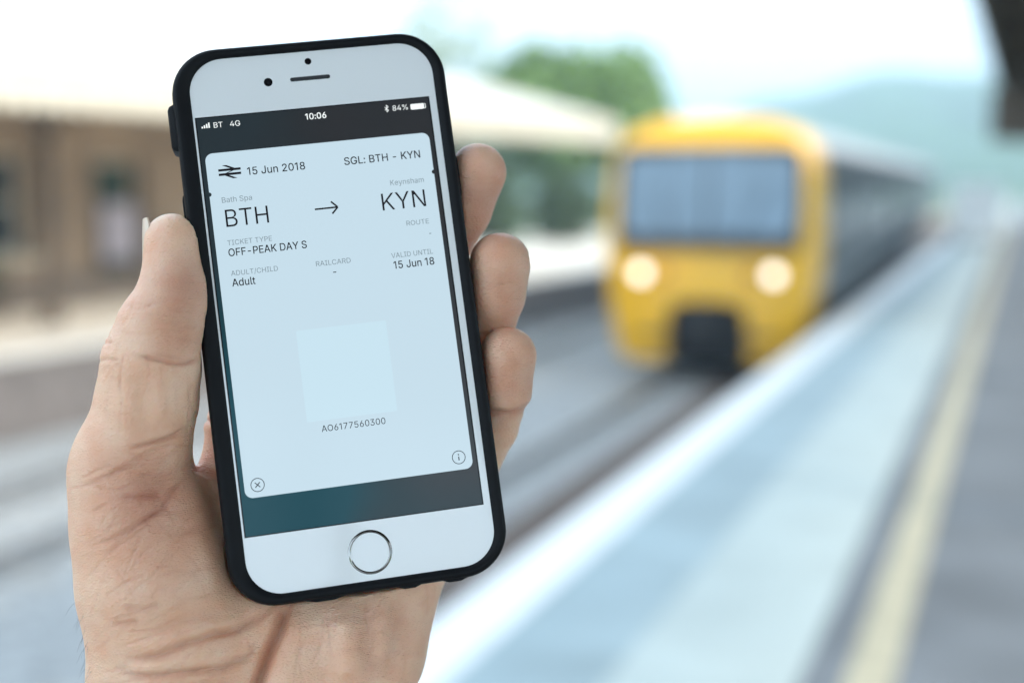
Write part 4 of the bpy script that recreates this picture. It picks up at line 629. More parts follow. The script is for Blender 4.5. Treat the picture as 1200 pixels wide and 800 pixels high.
# ================================================================== HAND
HD = json.loads('''{"nail":[[-37.95,27.89,-3.0],[-39.75,9.98,-3.0]],"blush_shade":[[-36.41,11.72,7,0.32],[-38.49,-1.21,8,0.24],[-49.31,-36.01,10,0.2],[42.57,-1.8,7,0.2],[40.97,-24.57,7,0.2],[38.66,22.96,8,0.3],[-51.45,-55.25,14,0.15],[-4.74,-75.54,16,0.1],[-43.6,-48.16,12,0.12]],"palm":[[[-57.68,-34.56,-9.0,8.6],[-57.84,-50.68,-13.0,10.0],[-57.76,-67.82,-16.0,11.2],[-59.63,-84.68,-18.0,12.5],[-63.28,-115.93,-20.0,12]],[[-55.71,-29.74,-9.0,13],[-54.08,-44.83,-13.0,17],[-52.42,-60.05,-15.0,19],[-48.39,-77.94,-18.0,19],[-45.92,-100.19,-22.0,18],[-48.24,-119.33,-24.0,18]],[[-24.31,-25.73,-24.0,12],[-31.18,-54.96,-27.0,15],[-37.65,-101.85,-24.0,20]],[[-13.24,-26.0,-25.0,12],[-18.38,-59.07,-28.0,15],[-27.03,-103.57,-24.0,20]],[[-1.91,-34.3,-25.0,12],[-8.75,-62.71,-28.0,15],[-24.93,-104.08,-25.0,19],[-33.6,-122.04,-25.0,18]],[[9.08,-49.38,-25.0,11.5],[5.47,-64.59,-24.0,15],[-6.66,-83.57,-21.0,19],[-21.42,-102.16,-23.0,19],[-27.2,-122.91,-24.0,18]]],"fingers":[[[-38.45,22.26,-1.5,6.9],[-39.38,10.99,0.0,7.8],[-40.46,6.87,0.0,8.8],[-43.42,1.17,-0.8,10.5],[-46.68,-6.77,-2.0,11.9],[-49.23,-15.94,-5.0,12.3],[-52.29,-24.97,-7.0,12.4],[-55.99,-33.92,-11.0,14]],[[-25.27,-24.48,-24.0,11],[-13.29,11.12,-29.0,9.0],[-2.92,30.65,-27.0,8.2],[3.39,45.29,-22.0,7.0]],[[-14.34,-25.86,-25.0,11],[9.53,8.01,-34.0,9.2],[28.66,16.05,-20.0,8.4],[35.53,24.83,-13.0,7.9],[40.59,33.06,-8.0,7.5]],[[-1.77,-33.18,-25.0,11],[23.58,-17.79,-44.0,9.0],[37.39,-9.38,-21.0,7.8],[40.85,0.78,-9.0,7.7],[42.8,8.2,-6.0,8.0]],[[9.22,-48.27,-25.0,10.5],[29.81,-43.42,-33.0,8.3],[36.71,-32.83,-19.0,6.8],[39.65,-24.38,-9.0,7.0],[41.52,-15.76,-6.0,7.45]]],"creases":[[0.55,0.55,0.6,[[-49.95,-5.08],[-45.02,-6.53],[-41.13,-8.28],[-38.08,-8.44],[-35.28,-7.31]]],[0.25,0.5,0.3,[[-46.83,-4.41],[-41.93,-6.28],[-35.6,-8.33]]],[0.35,0.5,0.3,[[-59.28,-5.39],[-57.23,-5.02],[-54.06,-5.62]]],[0.3,0.5,0.2,[[-57.8,-0.97],[-55.19,-1.08]]],[0.55,0.6,0.5,[[-54.4,-27.25],[-49.27,-26.48],[-44.53,-25.86],[-39.42,-23.82]]],[0.5,3.0,0.05,[[-48.87,-10.04],[-49.67,-17.26],[-50.81,-23.99]]],[-0.5,2.5,0,[[-51.7,-11.78],[-52.97,-17.88],[-53.93,-22.96]]],[-0.5,3.0,0,[[-45.66,-10.44],[-46.07,-17.73],[-47.04,-22.82]]],[0.35,0.7,0.3,[[-66.0,-34.76],[-59.02,-32.83],[-51.62,-29.49],[-46.41,-28.11]]],[0.4,0.8,0.3,[[-65.98,-49.48],[-59.65,-47.94],[-53.34,-45.14],[-48.03,-42.59],[-44.56,-38.73],[-40.72,-35.32]]],[0.3,0.6,0.2,[[-63.02,-51.54],[-56.74,-48.76],[-51.43,-46.03]]],[0.3,0.7,0.4,[[-57.61,-38.38],[-52.69,-39.26],[-47.71,-39.75]]],[-0.6,5,0,[[-61.94,-41.47],[-55.82,-40.27],[-50.53,-37.91]]],[1.0,0.9,0.7,[[-40.09,-33.32],[-37.37,-34.52],[-34.74,-36.54],[-31.52,-40.52]]],[0.45,0.6,0.8,[[-37.95,-21.7],[-35.19,-22.69],[-31.27,-24.25]]],[-0.4,1.5,0,[[-37.76,-23.61],[-34.62,-24.86],[-31.51,-26.32]]],[1.0,1.0,0.6,[[-61.7,-76.04],[-57.86,-77.24],[-51.86,-76.95],[-45.64,-75.07],[-39.49,-74.18],[-33.35,-73.68],[-27.99,-71.42],[-23.53,-68.39]]],[-0.7,2.0,0,[[-59.53,-74.36],[-53.58,-74.46],[-46.38,-72.72],[-39.23,-71.98],[-32.0,-70.82]]],[0.9,1.0,0.6,[[-62.86,-77.67],[-59.25,-80.85],[-52.39,-81.72],[-44.41,-81.95],[-37.98,-82.14],[-32.53,-80.55],[-29.06,-77.0]]],[-0.6,2.0,0,[[-60.03,-78.91],[-52.15,-79.54],[-44.09,-79.17],[-36.99,-78.84]]],[0.5,0.8,0.4,[[-62.42,-68.06],[-59.3,-68.54],[-56.1,-68.41]]],[0.4,0.8,0.3,[[-59.47,-64.66],[-54.61,-65.79],[-50.5,-64.78]]],[0.5,1.6,0.2,[[-53.22,-71.28],[-48.08,-70.03],[-42.95,-69.17],[-36.45,-68.92]]],[0.5,1.0,0.3,[[-60.57,-83.85],[-50.76,-85.0],[-40.8,-85.56],[-32.6,-84.61]]],[-1.1,4.0,0,[[-18.34,-71.43],[-20.49,-77.28],[-23.23,-83.01],[-25.96,-88.7],[-28.2,-95.46]]],[-1.0,3.5,0,[[-24.84,-67.37],[-27.53,-72.72],[-31.38,-77.66],[-34.48,-83.3],[-37.51,-91.94]]],[2.6,1.45,0.9,[[-20.3,-67.21],[-22.18,-70.85],[-23.67,-74.74],[-26.24,-79.06],[-28.89,-84.17],[-31.6,-89.85],[-34.01,-96.55]]],[1.5,2.6,0.25,[[-2.81,-68.56],[-2.97,-74.77],[-2.77,-83.08],[-2.57,-91.36]]],[1.7,2.6,0.25,[[4.82,-69.68],[5.55,-77.09],[4.21,-84.15],[-0.12,-91.75]]],[-1.3,4.5,0,[[-8.7,-73.91],[-8.69,-82.17],[-9.1,-90.33]]],[0.9,4,0.1,[[-15.18,-76.03],[-14.03,-83.41],[-14.01,-91.61]]],[0.6,0.8,0.8,[[32.56,-28.48],[35.44,-29.71],[39.01,-30.82],[42.36,-30.39],[46.08,-28.92]]],[0.07409546086910448,0.38,0.12,[[-48.94,7.87],[-46.97,7.21],[-45.18,6.79]]],[0.06660095860648702,0.38,0.12,[[-40.86,-2.19],[-37.62,-2.58],[-34.45,-3.61]]],[0.0983991408021394,0.38,0.12,[[-52.0,7.8],[-48.09,6.29],[-43.92,7.06]]],[0.10127890147948083,0.38,0.12,[[-42.15,6.43],[-38.87,4.56],[-34.83,3.87]]],[0.06066741045444707,0.38,0.12,[[-40.14,7.89],[-36.98,6.67],[-34.3,4.87]]],[0.06801474437439949,0.38,0.12,[[-46.64,6.54],[-43.47,7.44],[-40.16,7.68]]],[0.07483676258790392,0.38,0.12,[[-40.65,-0.31],[-37.47,0.57],[-34.2,0.39]]],[0.05259430814433491,0.38,0.12,[[-46.02,2.87],[-42.01,2.18],[-37.94,1.9]]],[0.07057059592532937,0.38,0.12,[[-53.68,1.68],[-50.76,0.49],[-47.55,0.1]]],[0.12763048349596834,0.38,0.12,[[-53.03,2.02],[-50.64,5.32],[-48.62,8.89]]],[0.11009794387178595,0.38,0.12,[[-58.4,-8.43],[-55.19,-4.85],[-53.08,-0.29]]],[0.13310669953717347,0.38,0.12,[[-57.58,2.99],[-56.89,5.64],[-55.42,8.0]]],[0.1954737598342345,0.38,0.12,[[-56.7,-3.83],[-56.16,1.14],[-56.05,5.96]]],[0.17752394352251485,0.38,0.12,[[-55.13,-13.64],[-53.98,-8.56],[-52.84,-3.68]]],[0.11914152048087394,0.38,0.12,[[-57.98,-10.15],[-56.1,-7.67],[-53.71,-6.09]]],[0.10093964663395646,0.38,0.12,[[-56.54,5.18],[-53.78,6.33],[-51.68,8.82]]],[0.10971022131988911,0.38,0.12,[[-57.69,3.85],[-56.78,6.68],[-55.29,9.25]]],[0.07012021627822584,0.38,0.12,[[-38.98,-18.22],[-38.07,-15.6],[-37.54,-12.73]]],[0.11985819162528541,0.38,0.12,[[-44.65,-14.14],[-44.46,-10.59],[-44.49,-7.23]]],[0.08866571778138253,0.38,0.12,[[-58.91,-20.65],[-58.05,-14.52],[-55.81,-8.75]]],[0.11335802499704223,0.38,0.12,[[-54.67,-16.83],[-54.49,-13.31],[-54.51,-9.75]]],[0.07248392959191602,0.38,0.12,[[-42.01,-19.71],[-41.62,-16.2],[-41.42,-12.66]]],[0.09392065202453255,0.38,0.12,[[-56.82,-25.48],[-55.4,-19.86],[-54.16,-13.97]]],[0.10468357713841046,0.38,0.12,[[-38.03,-20.65],[-38.66,-15.32],[-38.02,-9.72]]],[0.11547464229112367,0.38,0.12,[[-49.44,-15.2],[-47.2,-9.62],[-47.54,-3.48]]],[0.09168143356527596,0.38,0.12,[[-53.88,-22.55],[-53.68,-16.96],[-51.87,-11.55]]],[0.0644628340863926,0.38,0.12,[[-47.97,-23.95],[-44.38,-18.99],[-43.88,-12.77]]],[0.06765796725458813,0.38,0.12,[[-41.2,-28.8],[-39.55,-23.17],[-37.5,-17.78]]],[0.09415235615023221,0.38,0.12,[[-39.62,-23.79],[-38.88,-19.07],[-38.31,-14.1]]],[0.1013110277131267,0.38,0.12,[[-54.04,-38.67],[-48.35,-38.21],[-42.62,-37.75]]],[0.15506083969280185,0.38,0.12,[[-49.47,-28.32],[-44.33,-25.88],[-38.6,-25.6]]],[0.17735738589192734,0.38,0.12,[[-49.85,-28.07],[-44.12,-27.58],[-38.5,-28.32]]],[0.14888312262356748,0.38,0.12,[[-58.56,-32.28],[-54.07,-31.64],[-49.57,-31.01]]],[0.15229862921315113,0.38,0.12,[[-50.24,-35.27],[-45.1,-34.51],[-40.02,-32.71]]],[0.1381158025602644,0.38,0.12,[[-69.22,-35.14],[-64.98,-34.49],[-60.75,-34.04]]],[0.1095119670608597,0.38,0.12,[[-52.3,-30.23],[-46.26,-30.41],[-40.6,-28.88]]],[0.18578439556899257,0.38,0.12,[[-66.03,-33.11],[-62.48,-31.54],[-58.58,-30.62]]],[0.1836441974928064,0.38,0.12,[[-49.89,-26.61],[-46.36,-25.83],[-42.84,-25.25]]],[0.1149306962836942,0.38,0.12,[[-58.4,-36.42],[-55.35,-36.01],[-52.55,-34.33]]],[0.1005562124014678,0.38,0.12,[[-57.76,-26.8],[-53.14,-28.66],[-48.57,-31.14]]],[0.10756843277865245,0.38,0.12,[[-61.71,-29.99],[-57.66,-31.37],[-53.59,-32.74]]],[0.1626700557780955,0.38,0.12,[[-65.37,-34.44],[-59.8,-36.43],[-53.81,-36.64]]],[0.19114081305886738,0.38,0.12,[[-53.61,-32.95],[-49.55,-34.53],[-45.45,-34.05]]],[0.07984672969295632,0.38,0.12,[[-61.97,-62.06],[-58.45,-58.92],[-54.23,-56.89]]],[0.08007567895410303,0.38,0.12,[[-46.17,-51.29],[-43.61,-50.02],[-40.85,-48.96]]],[0.09453086001610508,0.38,0.12,[[-45.99,-49.68],[-42.13,-45.89],[-37.91,-42.76]]],[0.11579768140638286,0.38,0.12,[[-50.54,-43.48],[-47.19,-44.15],[-43.71,-43.81]]],[0.12808417637802344,0.38,0.12,[[-62.13,-50.65],[-56.15,-47.0],[-49.93,-43.36]]],[0.10466687616907458,0.38,0.12,[[-47.95,-63.53],[-43.73,-60.06],[-39.34,-57.01]]],[0.115608924951696,0.38,0.12,[[-53.19,-63.77],[-51.11,-61.23],[-48.03,-60.66]]],[0.13494752480196323,0.38,0.12,[[-51.21,-58.56],[-47.3,-57.7],[-43.11,-58.1]]],[0.08612580233959197,0.38,0.12,[[-57.23,-56.86],[-54.89,-53.73],[-51.77,-50.91]]],[0.09804620264370668,0.38,0.12,[[-58.97,-58.24],[-56.94,-54.25],[-54.9,-50.25]]],[0.1078138460375179,0.38,0.12,[[-45.02,-50.02],[-41.83,-48.62],[-38.82,-47.18]]],[0.0809236778750379,0.38,0.12,[[-51.89,-55.6],[-46.19,-56.83],[-40.77,-55.36]]],[0.09185658018080733,0.38,0.12,[[-67.31,-65.71],[-65.2,-60.77],[-62.69,-55.86]]],[0.12445432547211738,0.38,0.12,[[-68.3,-48.95],[-61.7,-46.62],[-57.11,-41.12]]],[0.12533096515183106,0.38,0.12,[[-64.2,-45.86],[-60.8,-45.73],[-57.83,-44.1]]],[0.08102635579251925,0.38,0.12,[[-50.46,-57.24],[-46.67,-53.89],[-42.65,-50.56]]],[0.13947819005723044,0.38,0.12,[[-64.51,-41.32],[-62.01,-40.23],[-59.47,-38.94]]],[0.13668290510102793,0.38,0.12,[[-63.92,-61.77],[-59.04,-58.84],[-53.16,-58.07]]],[0.10866477281529234,0.38,0.12,[[-47.46,-59.11],[-41.29,-58.16],[-35.21,-58.22]]],[0.08176242874144782,0.38,0.12,[[-52.86,-46.24],[-50.83,-44.26],[-48.45,-42.74]]],[0.09298954495726866,0.38,0.12,[[-46.96,-49.33],[-40.05,-49.08],[-33.33,-47.34]]],[0.1372066094373352,0.38,0.12,[[-55.93,-52.35],[-54.49,-50.11],[-53.43,-47.8]]],[0.10874677144440198,0.38,0.12,[[-63.2,-45.8],[-61.26,-42.59],[-58.25,-40.55]]],[0.11945207156888554,0.38,0.12,[[-58.34,-61.58],[-51.76,-58.07],[-47.08,-52.19]]],[0.11110589022306208,0.38,0.12,[[-47.21,-64.05],[-40.42,-64.65],[-33.95,-63.14]]],[0.1328013640563099,0.38,0.12,[[-67.35,-56.8],[-63.37,-52.91],[-58.82,-49.49]]],[0.10309751175009976,0.38,0.12,[[-50.04,-37.15],[-47.16,-42.09],[-45.12,-47.33]]],[0.1145810762182008,0.38,0.12,[[-60.21,-55.0],[-57.75,-59.84],[-55.75,-65.22]]],[0.09635460923468561,0.38,0.12,[[-42.88,-57.93],[-40.51,-61.97],[-39.65,-66.81]]],[0.09728219025848747,0.38,0.12,[[-40.56,-48.18],[-37.46,-51.3],[-33.87,-53.67]]],[0.11542310317524712,0.38,0.12,[[-51.25,-42.56],[-48.32,-47.08],[-45.18,-51.44]]],[0.07004507231395413,0.38,0.12,[[-48.78,-42.08],[-44.98,-44.26],[-41.22,-46.85]]],[0.07171483830008903,0.38,0.12,[[-44.63,-51.93],[-41.88,-56.23],[-39.38,-60.9]]],[0.11079585186487514,0.38,0.12,[[-52.67,-39.06],[-52.26,-44.47],[-49.98,-49.31]]],[0.1974886984109286,0.38,0.12,[[-59.32,-70.55],[-54.95,-70.61],[-50.8,-71.04]]],[0.17045641370369308,0.38,0.12,[[-46.82,-81.98],[-40.99,-83.7],[-34.85,-83.04]]],[0.1275945084775626,0.38,0.12,[[-56.03,-69.64],[-49.78,-67.33],[-43.66,-64.78]]],[0.16201162130397956,0.38,0.12,[[-43.54,-72.55],[-39.53,-72.75],[-35.88,-74.52]]],[0.19145037207119794,0.38,0.12,[[-60.42,-73.41],[-56.6,-72.99],[-52.96,-72.53]]],[0.10921298317687322,0.38,0.12,[[-64.16,-78.67],[-61.09,-77.74],[-58.51,-75.93]]],[0.11140217829160032,0.38,0.12,[[-63.72,-80.15],[-58.97,-80.09],[-54.41,-82.01]]],[0.18432472131798072,0.38,0.12,[[-57.36,-72.67],[-53.73,-72.21],[-50.3,-71.93]]],[0.1907017944352808,0.38,0.12,[[-67.74,-80.92],[-62.36,-82.17],[-56.98,-81.81]]],[0.17666665673347842,0.38,0.12,[[-65.96,-78.99],[-63.42,-79.19],[-60.77,-78.4]]],[0.19829233420643297,0.38,0.12,[[-62.31,-67.07],[-58.49,-66.63],[-54.64,-65.99]]],[0.19560889009643337,0.38,0.12,[[-48.13,-72.25],[-44.66,-71.77],[-41.2,-71.47]]],[0.1704319945880221,0.38,0.12,[[-40.2,-80.38],[-33.68,-79.96],[-27.14,-79.74]]],[0.14787739187581111,0.38,0.12,[[-46.82,-81.98],[-43.6,-81.88],[-40.54,-81.54]]],[0.10551099252041685,0.38,0.12,[[-50.45,-80.41],[-47.32,-79.27],[-44.46,-77.08]]],[0.07167232629912086,0.38,0.12,[[-65.95,-73.37],[-63.8,-71.69],[-61.79,-69.57]]],[0.07143810108124557,0.38,0.12,[[-47.84,-78.59],[-44.28,-77.31],[-41.39,-74.91]]],[0.10952478588670125,0.38,0.12,[[-56.04,-84.16],[-54.72,-82.96],[-53.17,-81.6]]],[0.10315237140752373,0.38,0.12,[[-43.64,-85.72],[-41.87,-84.37],[-40.11,-83.03]]],[0.08678459362595342,0.38,0.12,[[-53.97,-74.4],[-51.85,-73.31],[-50.1,-71.96]]],[0.06689412221186151,0.38,0.12,[[-62.28,-72.32],[-60.86,-70.12],[-58.73,-68.82]]],[0.09161931666480927,0.38,0.12,[[-58.23,-80.6],[-56.1,-77.51],[-53.4,-74.69]]],[0.06137236269539796,0.38,0.12,[[-62.45,-79.34],[-59.88,-77.53],[-56.95,-76.17]]],[0.07713357399412067,0.38,0.12,[[-52.89,-82.65],[-51.54,-81.25],[-50.01,-80.07]]],[0.10054497994635922,0.38,0.12,[[-52.84,-76.8],[-50.87,-75.28],[-49.14,-74.13]]],[0.0922573967421647,0.38,0.12,[[-49.61,-85.38],[-48.2,-83.58],[-46.62,-82.01]]],[0.06716538507071328,0.38,0.12,[[-49.24,-78.57],[-47.4,-76.43],[-45.39,-74.7]]],[0.09581308625849425,0.38,0.12,[[-38.54,-83.48],[-36.26,-81.19],[-33.96,-78.9]]],[0.13279687514106348,0.38,0.12,[[-22.4,-91.3],[-20.99,-84.79],[-19.17,-78.3]]],[0.13927576320218882,0.38,0.12,[[-3.41,-86.49],[-1.82,-82.19],[-0.61,-77.61]]],[0.14104401298787994,0.38,0.12,[[-17.31,-84.95],[-13.71,-79.14],[-12.22,-72.14]]],[0.13758329591769863,0.38,0.12,[[-12.28,-84.29],[-12.11,-77.94],[-11.91,-71.36]]],[0.09268203985621823,0.38,0.12,[[-19.84,-83.74],[-18.62,-77.15],[-18.42,-70.38]]],[0.1438283330683226,0.38,0.12,[[3.05,-98.01],[4.32,-91.41],[6.4,-85.11]]],[0.10392493609477191,0.38,0.12,[[11.76,-78.02],[12.41,-73.1],[13.05,-68.17]]],[0.11394317511431969,0.38,0.12,[[-21.11,-85.79],[-19.72,-81.09],[-16.95,-76.99]]],[0.1309601661664953,0.38,0.12,[[0.7,-75.53],[2.1,-72.82],[3.11,-69.85]]],[0.12129242338133221,0.38,0.12,[[-11.67,-79.45],[-10.28,-76.56],[-9.69,-73.55]]],[0.10399403916257634,0.38,0.12,[[-20.91,-92.56],[-19.7,-87.65],[-19.91,-82.7]]],[0.0898061764154199,0.38,0.12,[[-12.76,-81.54],[-12.14,-76.49],[-9.93,-72.07]]],[0.11644794258949984,0.38,0.12,[[-3.25,-78.66],[-0.43,-74.53],[2.41,-70.37]]],[0.1464032278640002,0.38,0.12,[[-2.26,-80.68],[-2.56,-74.83],[-2.43,-68.82]]],[0.09528794390308795,0.38,0.12,[[-7.88,-80.64],[-6.2,-77.18],[-5.1,-73.41]]],[0.09521590179038938,0.38,0.12,[[-16.78,-84.01],[-14.31,-79.04],[-12.83,-73.7]]],[0.06574965967596394,0.38,0.12,[[3.34,-84.43],[6.29,-85.92],[9.65,-86.03]]],[0.0993087416963048,0.38,0.12,[[9.7,-74.37],[12.14,-73.48],[14.6,-72.59]]],[0.07450784353876953,0.38,0.12,[[-5.84,-74.34],[-1.84,-75.77],[2.28,-74.72]]],[0.06576749645979874,0.38,0.12,[[-11.75,-81.7],[-6.45,-82.51],[-0.85,-82.76]]],[0.09346308017789406,0.38,0.12,[[-21.81,-69.47],[-16.75,-68.57],[-11.69,-67.87]]],[0.0818162276282779,0.38,0.12,[[8.42,-77.73],[10.82,-78.72],[13.52,-79.12]]],[0.10385243256000665,0.38,0.12,[[0.05,-78.96],[3.75,-81.18],[7.26,-83.38]]],[0.07715856362899247,0.38,0.12,[[-9.19,-71.14],[-6.55,-71.74],[-3.87,-71.93]]],[0.07906314674079531,0.38,0.12,[[-21.13,-75.74],[-15.29,-75.19],[-9.69,-76.86]]],[0.11524910882446303,0.38,0.12,[[-2.34,-84.59],[0.17,-86.22],[2.99,-87.07]]]]}''')
def build_hand(h=.75):
    lo = np.array([-84., -150., -58.]); hi = np.array([50., 44., 16.])
    n = np.ceil((hi - lo) / h).astype(int) + 1
    ax = [lo[i] + h * np.arange(n[i]) for i in range(3)]
    BIG = np.float32(40.)
    def cone(F, a, b, ra, rb, k):
        a = np.array(a); b = np.array(b); m = max(ra, rb) + k + 3
        l = np.maximum(0, np.floor((np.minimum(a, b) - m - lo) / h).astype(int)); u = np.minimum(n, np.ceil((np.maximum(a, b) + m - lo) / h).astype(int) + 1)
        sl_ = tuple(slice(l[i], u[i]) for i in range(3))
        X = ax[0][l[0]:u[0], None, None] - a[0]; Y = ax[1][None, l[1]:u[1], None] - a[1]; Z = ax[2][None, None, l[2]:u[2]] - a[2]
        d = b - a; t = np.clip((X * d[0] + Y * d[1] + Z * d[2]) / (d @ d), 0, 1)
        D = np.sqrt((X - t * d[0]) ** 2 + (Y - t * d[1]) ** 2 + (Z - t * d[2]) ** 2) - (ra + (rb - ra) * t)
        A = F[sl_]; hh = np.maximum(k - np.abs(A - D), 0) / k
        F[sl_] = np.minimum(A, D) - hh * hh * hh * k / 6
    def smin(A, B, k):
        hh = np.maximum(k - np.abs(A - B), 0) / k; return np.minimum(A, B) - hh * hh * hh * k / 6
    P = np.full(n, BIG, np.float32)
    for ch in HD['palm']:
        Fc = np.full(n, BIG, np.float32)
        for a, b in zip(ch, ch[1:]): cone(Fc, a[:3], b[:3], a[3], b[3], 2.0)
        P = smin(P, Fc, 11.0)
    T = P.copy()
    for fi, ch in enumerate(HD['fingers']):
        Fc = np.full(n, BIG, np.float32)
        for a, b in zip(ch, ch[1:]): cone(Fc, a[:3], b[:3], a[3], b[3], 2.5)
        T = smin(T, smin(P, Fc, 7.0 if fi == 0 else 6.0), .8)
    # press the flesh against the case (rounded box)
    bx, by, bz, r = 34.75, 69.85, 5.2, 5.0
    X = np.abs(ax[0])[:, None, None] - (bx - 11.5); Y = np.abs(ax[1])[None, :, None] - (by - 11.5); Z = np.abs(ax[2] + 4.25)[None, None, :] - bz
    q2 = np.sqrt(np.maximum(X, 0) ** 2 + np.maximum(Y, 0) ** 2) + np.minimum(np.maximum(X, Y), 0) - 11.5
    q2 = q2 + r; Zr = Z + 1.4
    q2 = q2 - (r - 1.4)
    box = np.sqrt(np.maximum(q2, 0) ** 2 + np.maximum(Zr, 0) ** 2) + np.minimum(np.maximum(q2, Zr), 0) - 1.4
    B = -box.astype(np.float32); hh = np.maximum(1.2 - np.abs(T - B), 0) / 1.2
    T = np.maximum(T, B) + hh * hh * hh * 1.2 / 6
    # surface nets
    s = T < 0
    nx, ny, nz = T.shape
    c = np.zeros((nx - 1, ny - 1, nz - 1), np.int8)
    for i in (0, 1):
        for j in (0, 1):
            for k in (0, 1): c += s[i:nx - 1 + i, j:ny - 1 + j, k:nz - 1 + k]
    act = np.argwhere((c > 0) & (c < 8)); idx = np.full(c.shape, -1, np.int32); idx[tuple(act.T)] = np.arange(len(act))
    acc = np.zeros((len(act), 3)); cnt = np.zeros(len(act))
    cor = [(i, j, k) for i in (0, 1) for j in (0, 1) for k in (0, 1)]
    for A in cor:
        for d in range(3):
            if A[d] == 0:
                Bc = list(A); Bc[d] = 1
                va = T[tuple((act + A).T)]; vb = T[tuple((act + Bc).T)]; mk = (va < 0) != (vb < 0)
                t = np.where(mk, va / np.where(mk, va - vb, 1), 0); p = np.repeat(np.array([A], float), len(act), 0); p[:, d] += t
                acc[mk] += p[mk]; cnt[mk] += 1
    V = lo + h * (act + acc / cnt[:, None]); F = []
    for d in range(3):
        e1, e2 = [(1, 2), (2, 0), (0, 1)][d]
        sh = [slice(1, -1)] * 3; sa = [slice(1, -1)] * 3; sa[d] = slice(0, -1); sb_ = list(sa); sb_[d] = slice(1, None)
        a = s[tuple(sa)]; b = s[tuple(sb_)]
        for flip, mk in ((False, a & ~b), (True, ~a & b)):
            pos = np.argwhere(mk); off_ = np.array([1, 1, 1]); off_[d] = 0; pos = pos + off_
            u = np.zeros(3, int); w = np.zeros(3, int); u[e1] = 1; w[e2] = 1
            q = np.stack([idx[tuple((pos - u - w).T)], idx[tuple((pos - w).T)], idx[tuple(pos.T)], idx[tuple((pos - u).T)]], 1)
            if flip: q = q[:, ::-1]
            F.append(q)
    F = np.concatenate(F); F = F[(F >= 0).all(1)]
    # smooth a little (Laplacian along quad edges)
    E = np.concatenate([F[:, [0, 1]], F[:, [1, 2]], F[:, [2, 3]], F[:, [3, 0]]])
    deg = np.bincount(E[:, 0], minlength=len(V)) + np.bincount(E[:, 1], minlength=len(V))
    for it in range(6):
        L = np.zeros_like(V)
        for k in range(3): L[:, k] = np.bincount(E[:, 0], V[E[:, 1], k], len(V)) + np.bincount(E[:, 1], V[E[:, 0], k], len(V))
        V = V + ((.5, -.51)[it % 2]) * (L / deg[:, None] - V)
    return V, F
HV, HF = build_hand()
hm = bpy.data.meshes.new("hand"); hm.vertices.add(len(HV)); hm.vertices.foreach_set("co", (HV * mm).ravel())
hm.loops.add(HF.size); hm.loops.foreach_set("vertex_index", HF.ravel().astype(np.int32)); hm.polygons.add(len(HF))
hm.polygons.foreach_set("loop_start", np.arange(0, HF.size, 4, dtype=np.int32)); hm.update(calc_edges=True); hm.validate()
# one subdivision, then creases and folds pressed into the skin
bm = bmesh.new(); bm.from_mesh(hm)
bmesh.ops.subdivide_edges(bm, edges=[e for e in bm.edges if (e.verts[0].co.z > -.030)], cuts=2, use_grid_fill=True)
bmesh.ops.triangulate(bm, faces=[f for f in bm.faces if len(f.verts) > 4])
bm.to_mesh(hm); bm.free(); hm.update()
nv = len(hm.vertices); co = np.empty(nv * 3); hm.vertices.foreach_get("co", co); co = co.reshape(-1, 3) / mm
no = np.empty(nv * 3); hm.vertices.foreach_get("normal", no); no = no.reshape(-1, 3)
CAML = np.array([-15.19, -44.48, 353.86])
tpar = CAML[2] / (CAML[2] - co[:, 2]); scr2 = CAML[:2] + (co[:, :2] - CAML[:2]) * tpar[:, None]
disp = np.zeros(nv); red = np.zeros(nv); facing = np.clip((no[:, 2] + .25) / .4, 0, 1) * (co[:, 2] > -34)
for dpt, wd, rd, pts in HD['creases']:
    pts = np.array(pts); dm = np.full(nv, 99.); tot = 0; L = np.r_[0, np.cumsum(np.linalg.norm(np.diff(pts, axis=0), axis=1))]; al = np.zeros(nv)
    for i in range(len(pts) - 1):
        d = pts[i + 1] - pts[i]; t = np.clip(((scr2 - pts[i]) @ d) / (d @ d), 0, 1); q = np.linalg.norm(scr2 - pts[i] - t[:, None] * d, axis=1)
        u = q < dm; dm[u] = q[u]; al[u] = (L[i] + t * (L[i + 1] - L[i]))[u] / L[-1]
    fade = np.clip(np.minimum(al, 1 - al) * 5 + .15, 0, 1)
    g = np.exp(-(dm / wd) ** 2) * fade * facing
    disp -= 1.05 * dpt * g; red += .5 * rd * np.exp(-(dm / (wd * 1.3)) ** 2) * fade * facing
co2 = co + no * disp[:, None]
hm.vertices.foreach_set("co", (co2 * mm).ravel()); hm.update()
att = hm.attributes.new("redness", 'FLOAT', 'POINT')
tips = [HD['fingers'][i][-1] for i in range(5)]
for i, tp in enumerate(tips):
    dd = np.linalg.norm(co - np.array(tp[:3]), axis=1); red += (.35 if i else .25) * np.exp(-(dd / (11 if i else 14)) ** 2)
th = np.array(HD['fingers'][0][2][:3]); red += .18 * np.exp(-(np.linalg.norm(co - th, axis=1) / 13) ** 2)
red += .22 * np.exp(-(np.linalg.norm(scr2 - np.array(HD['creases'][11][3][1]), axis=1) / 9) ** 2)
for cx_, cy_, w_, a_ in HD['blush_shade']: red += a_ * np.exp(-(((scr2[:, 0] - cx_) ** 2 + (scr2[:, 1] - cy_) ** 2) / w_ ** 2))  # natural blotches, plus pinker colour painted in for the shaded sides
att.data.foreach_set("value", np.clip(red, 0, 1.2).astype(np.float32))
hm.shade_smooth()
sk = bpy.data.materials.new("skin"); sk.use_nodes = True; t = sk.node_tree; b = t.nodes["Principled BSDF"]; NN = t.nodes.new; LK = t.links.new
c = NN("ShaderNodeTexCoord"); n1 = NN("ShaderNodeTexNoise"); n1.inputs["Scale"].default_value = 110; n1.inputs["Detail"].default_value = 4
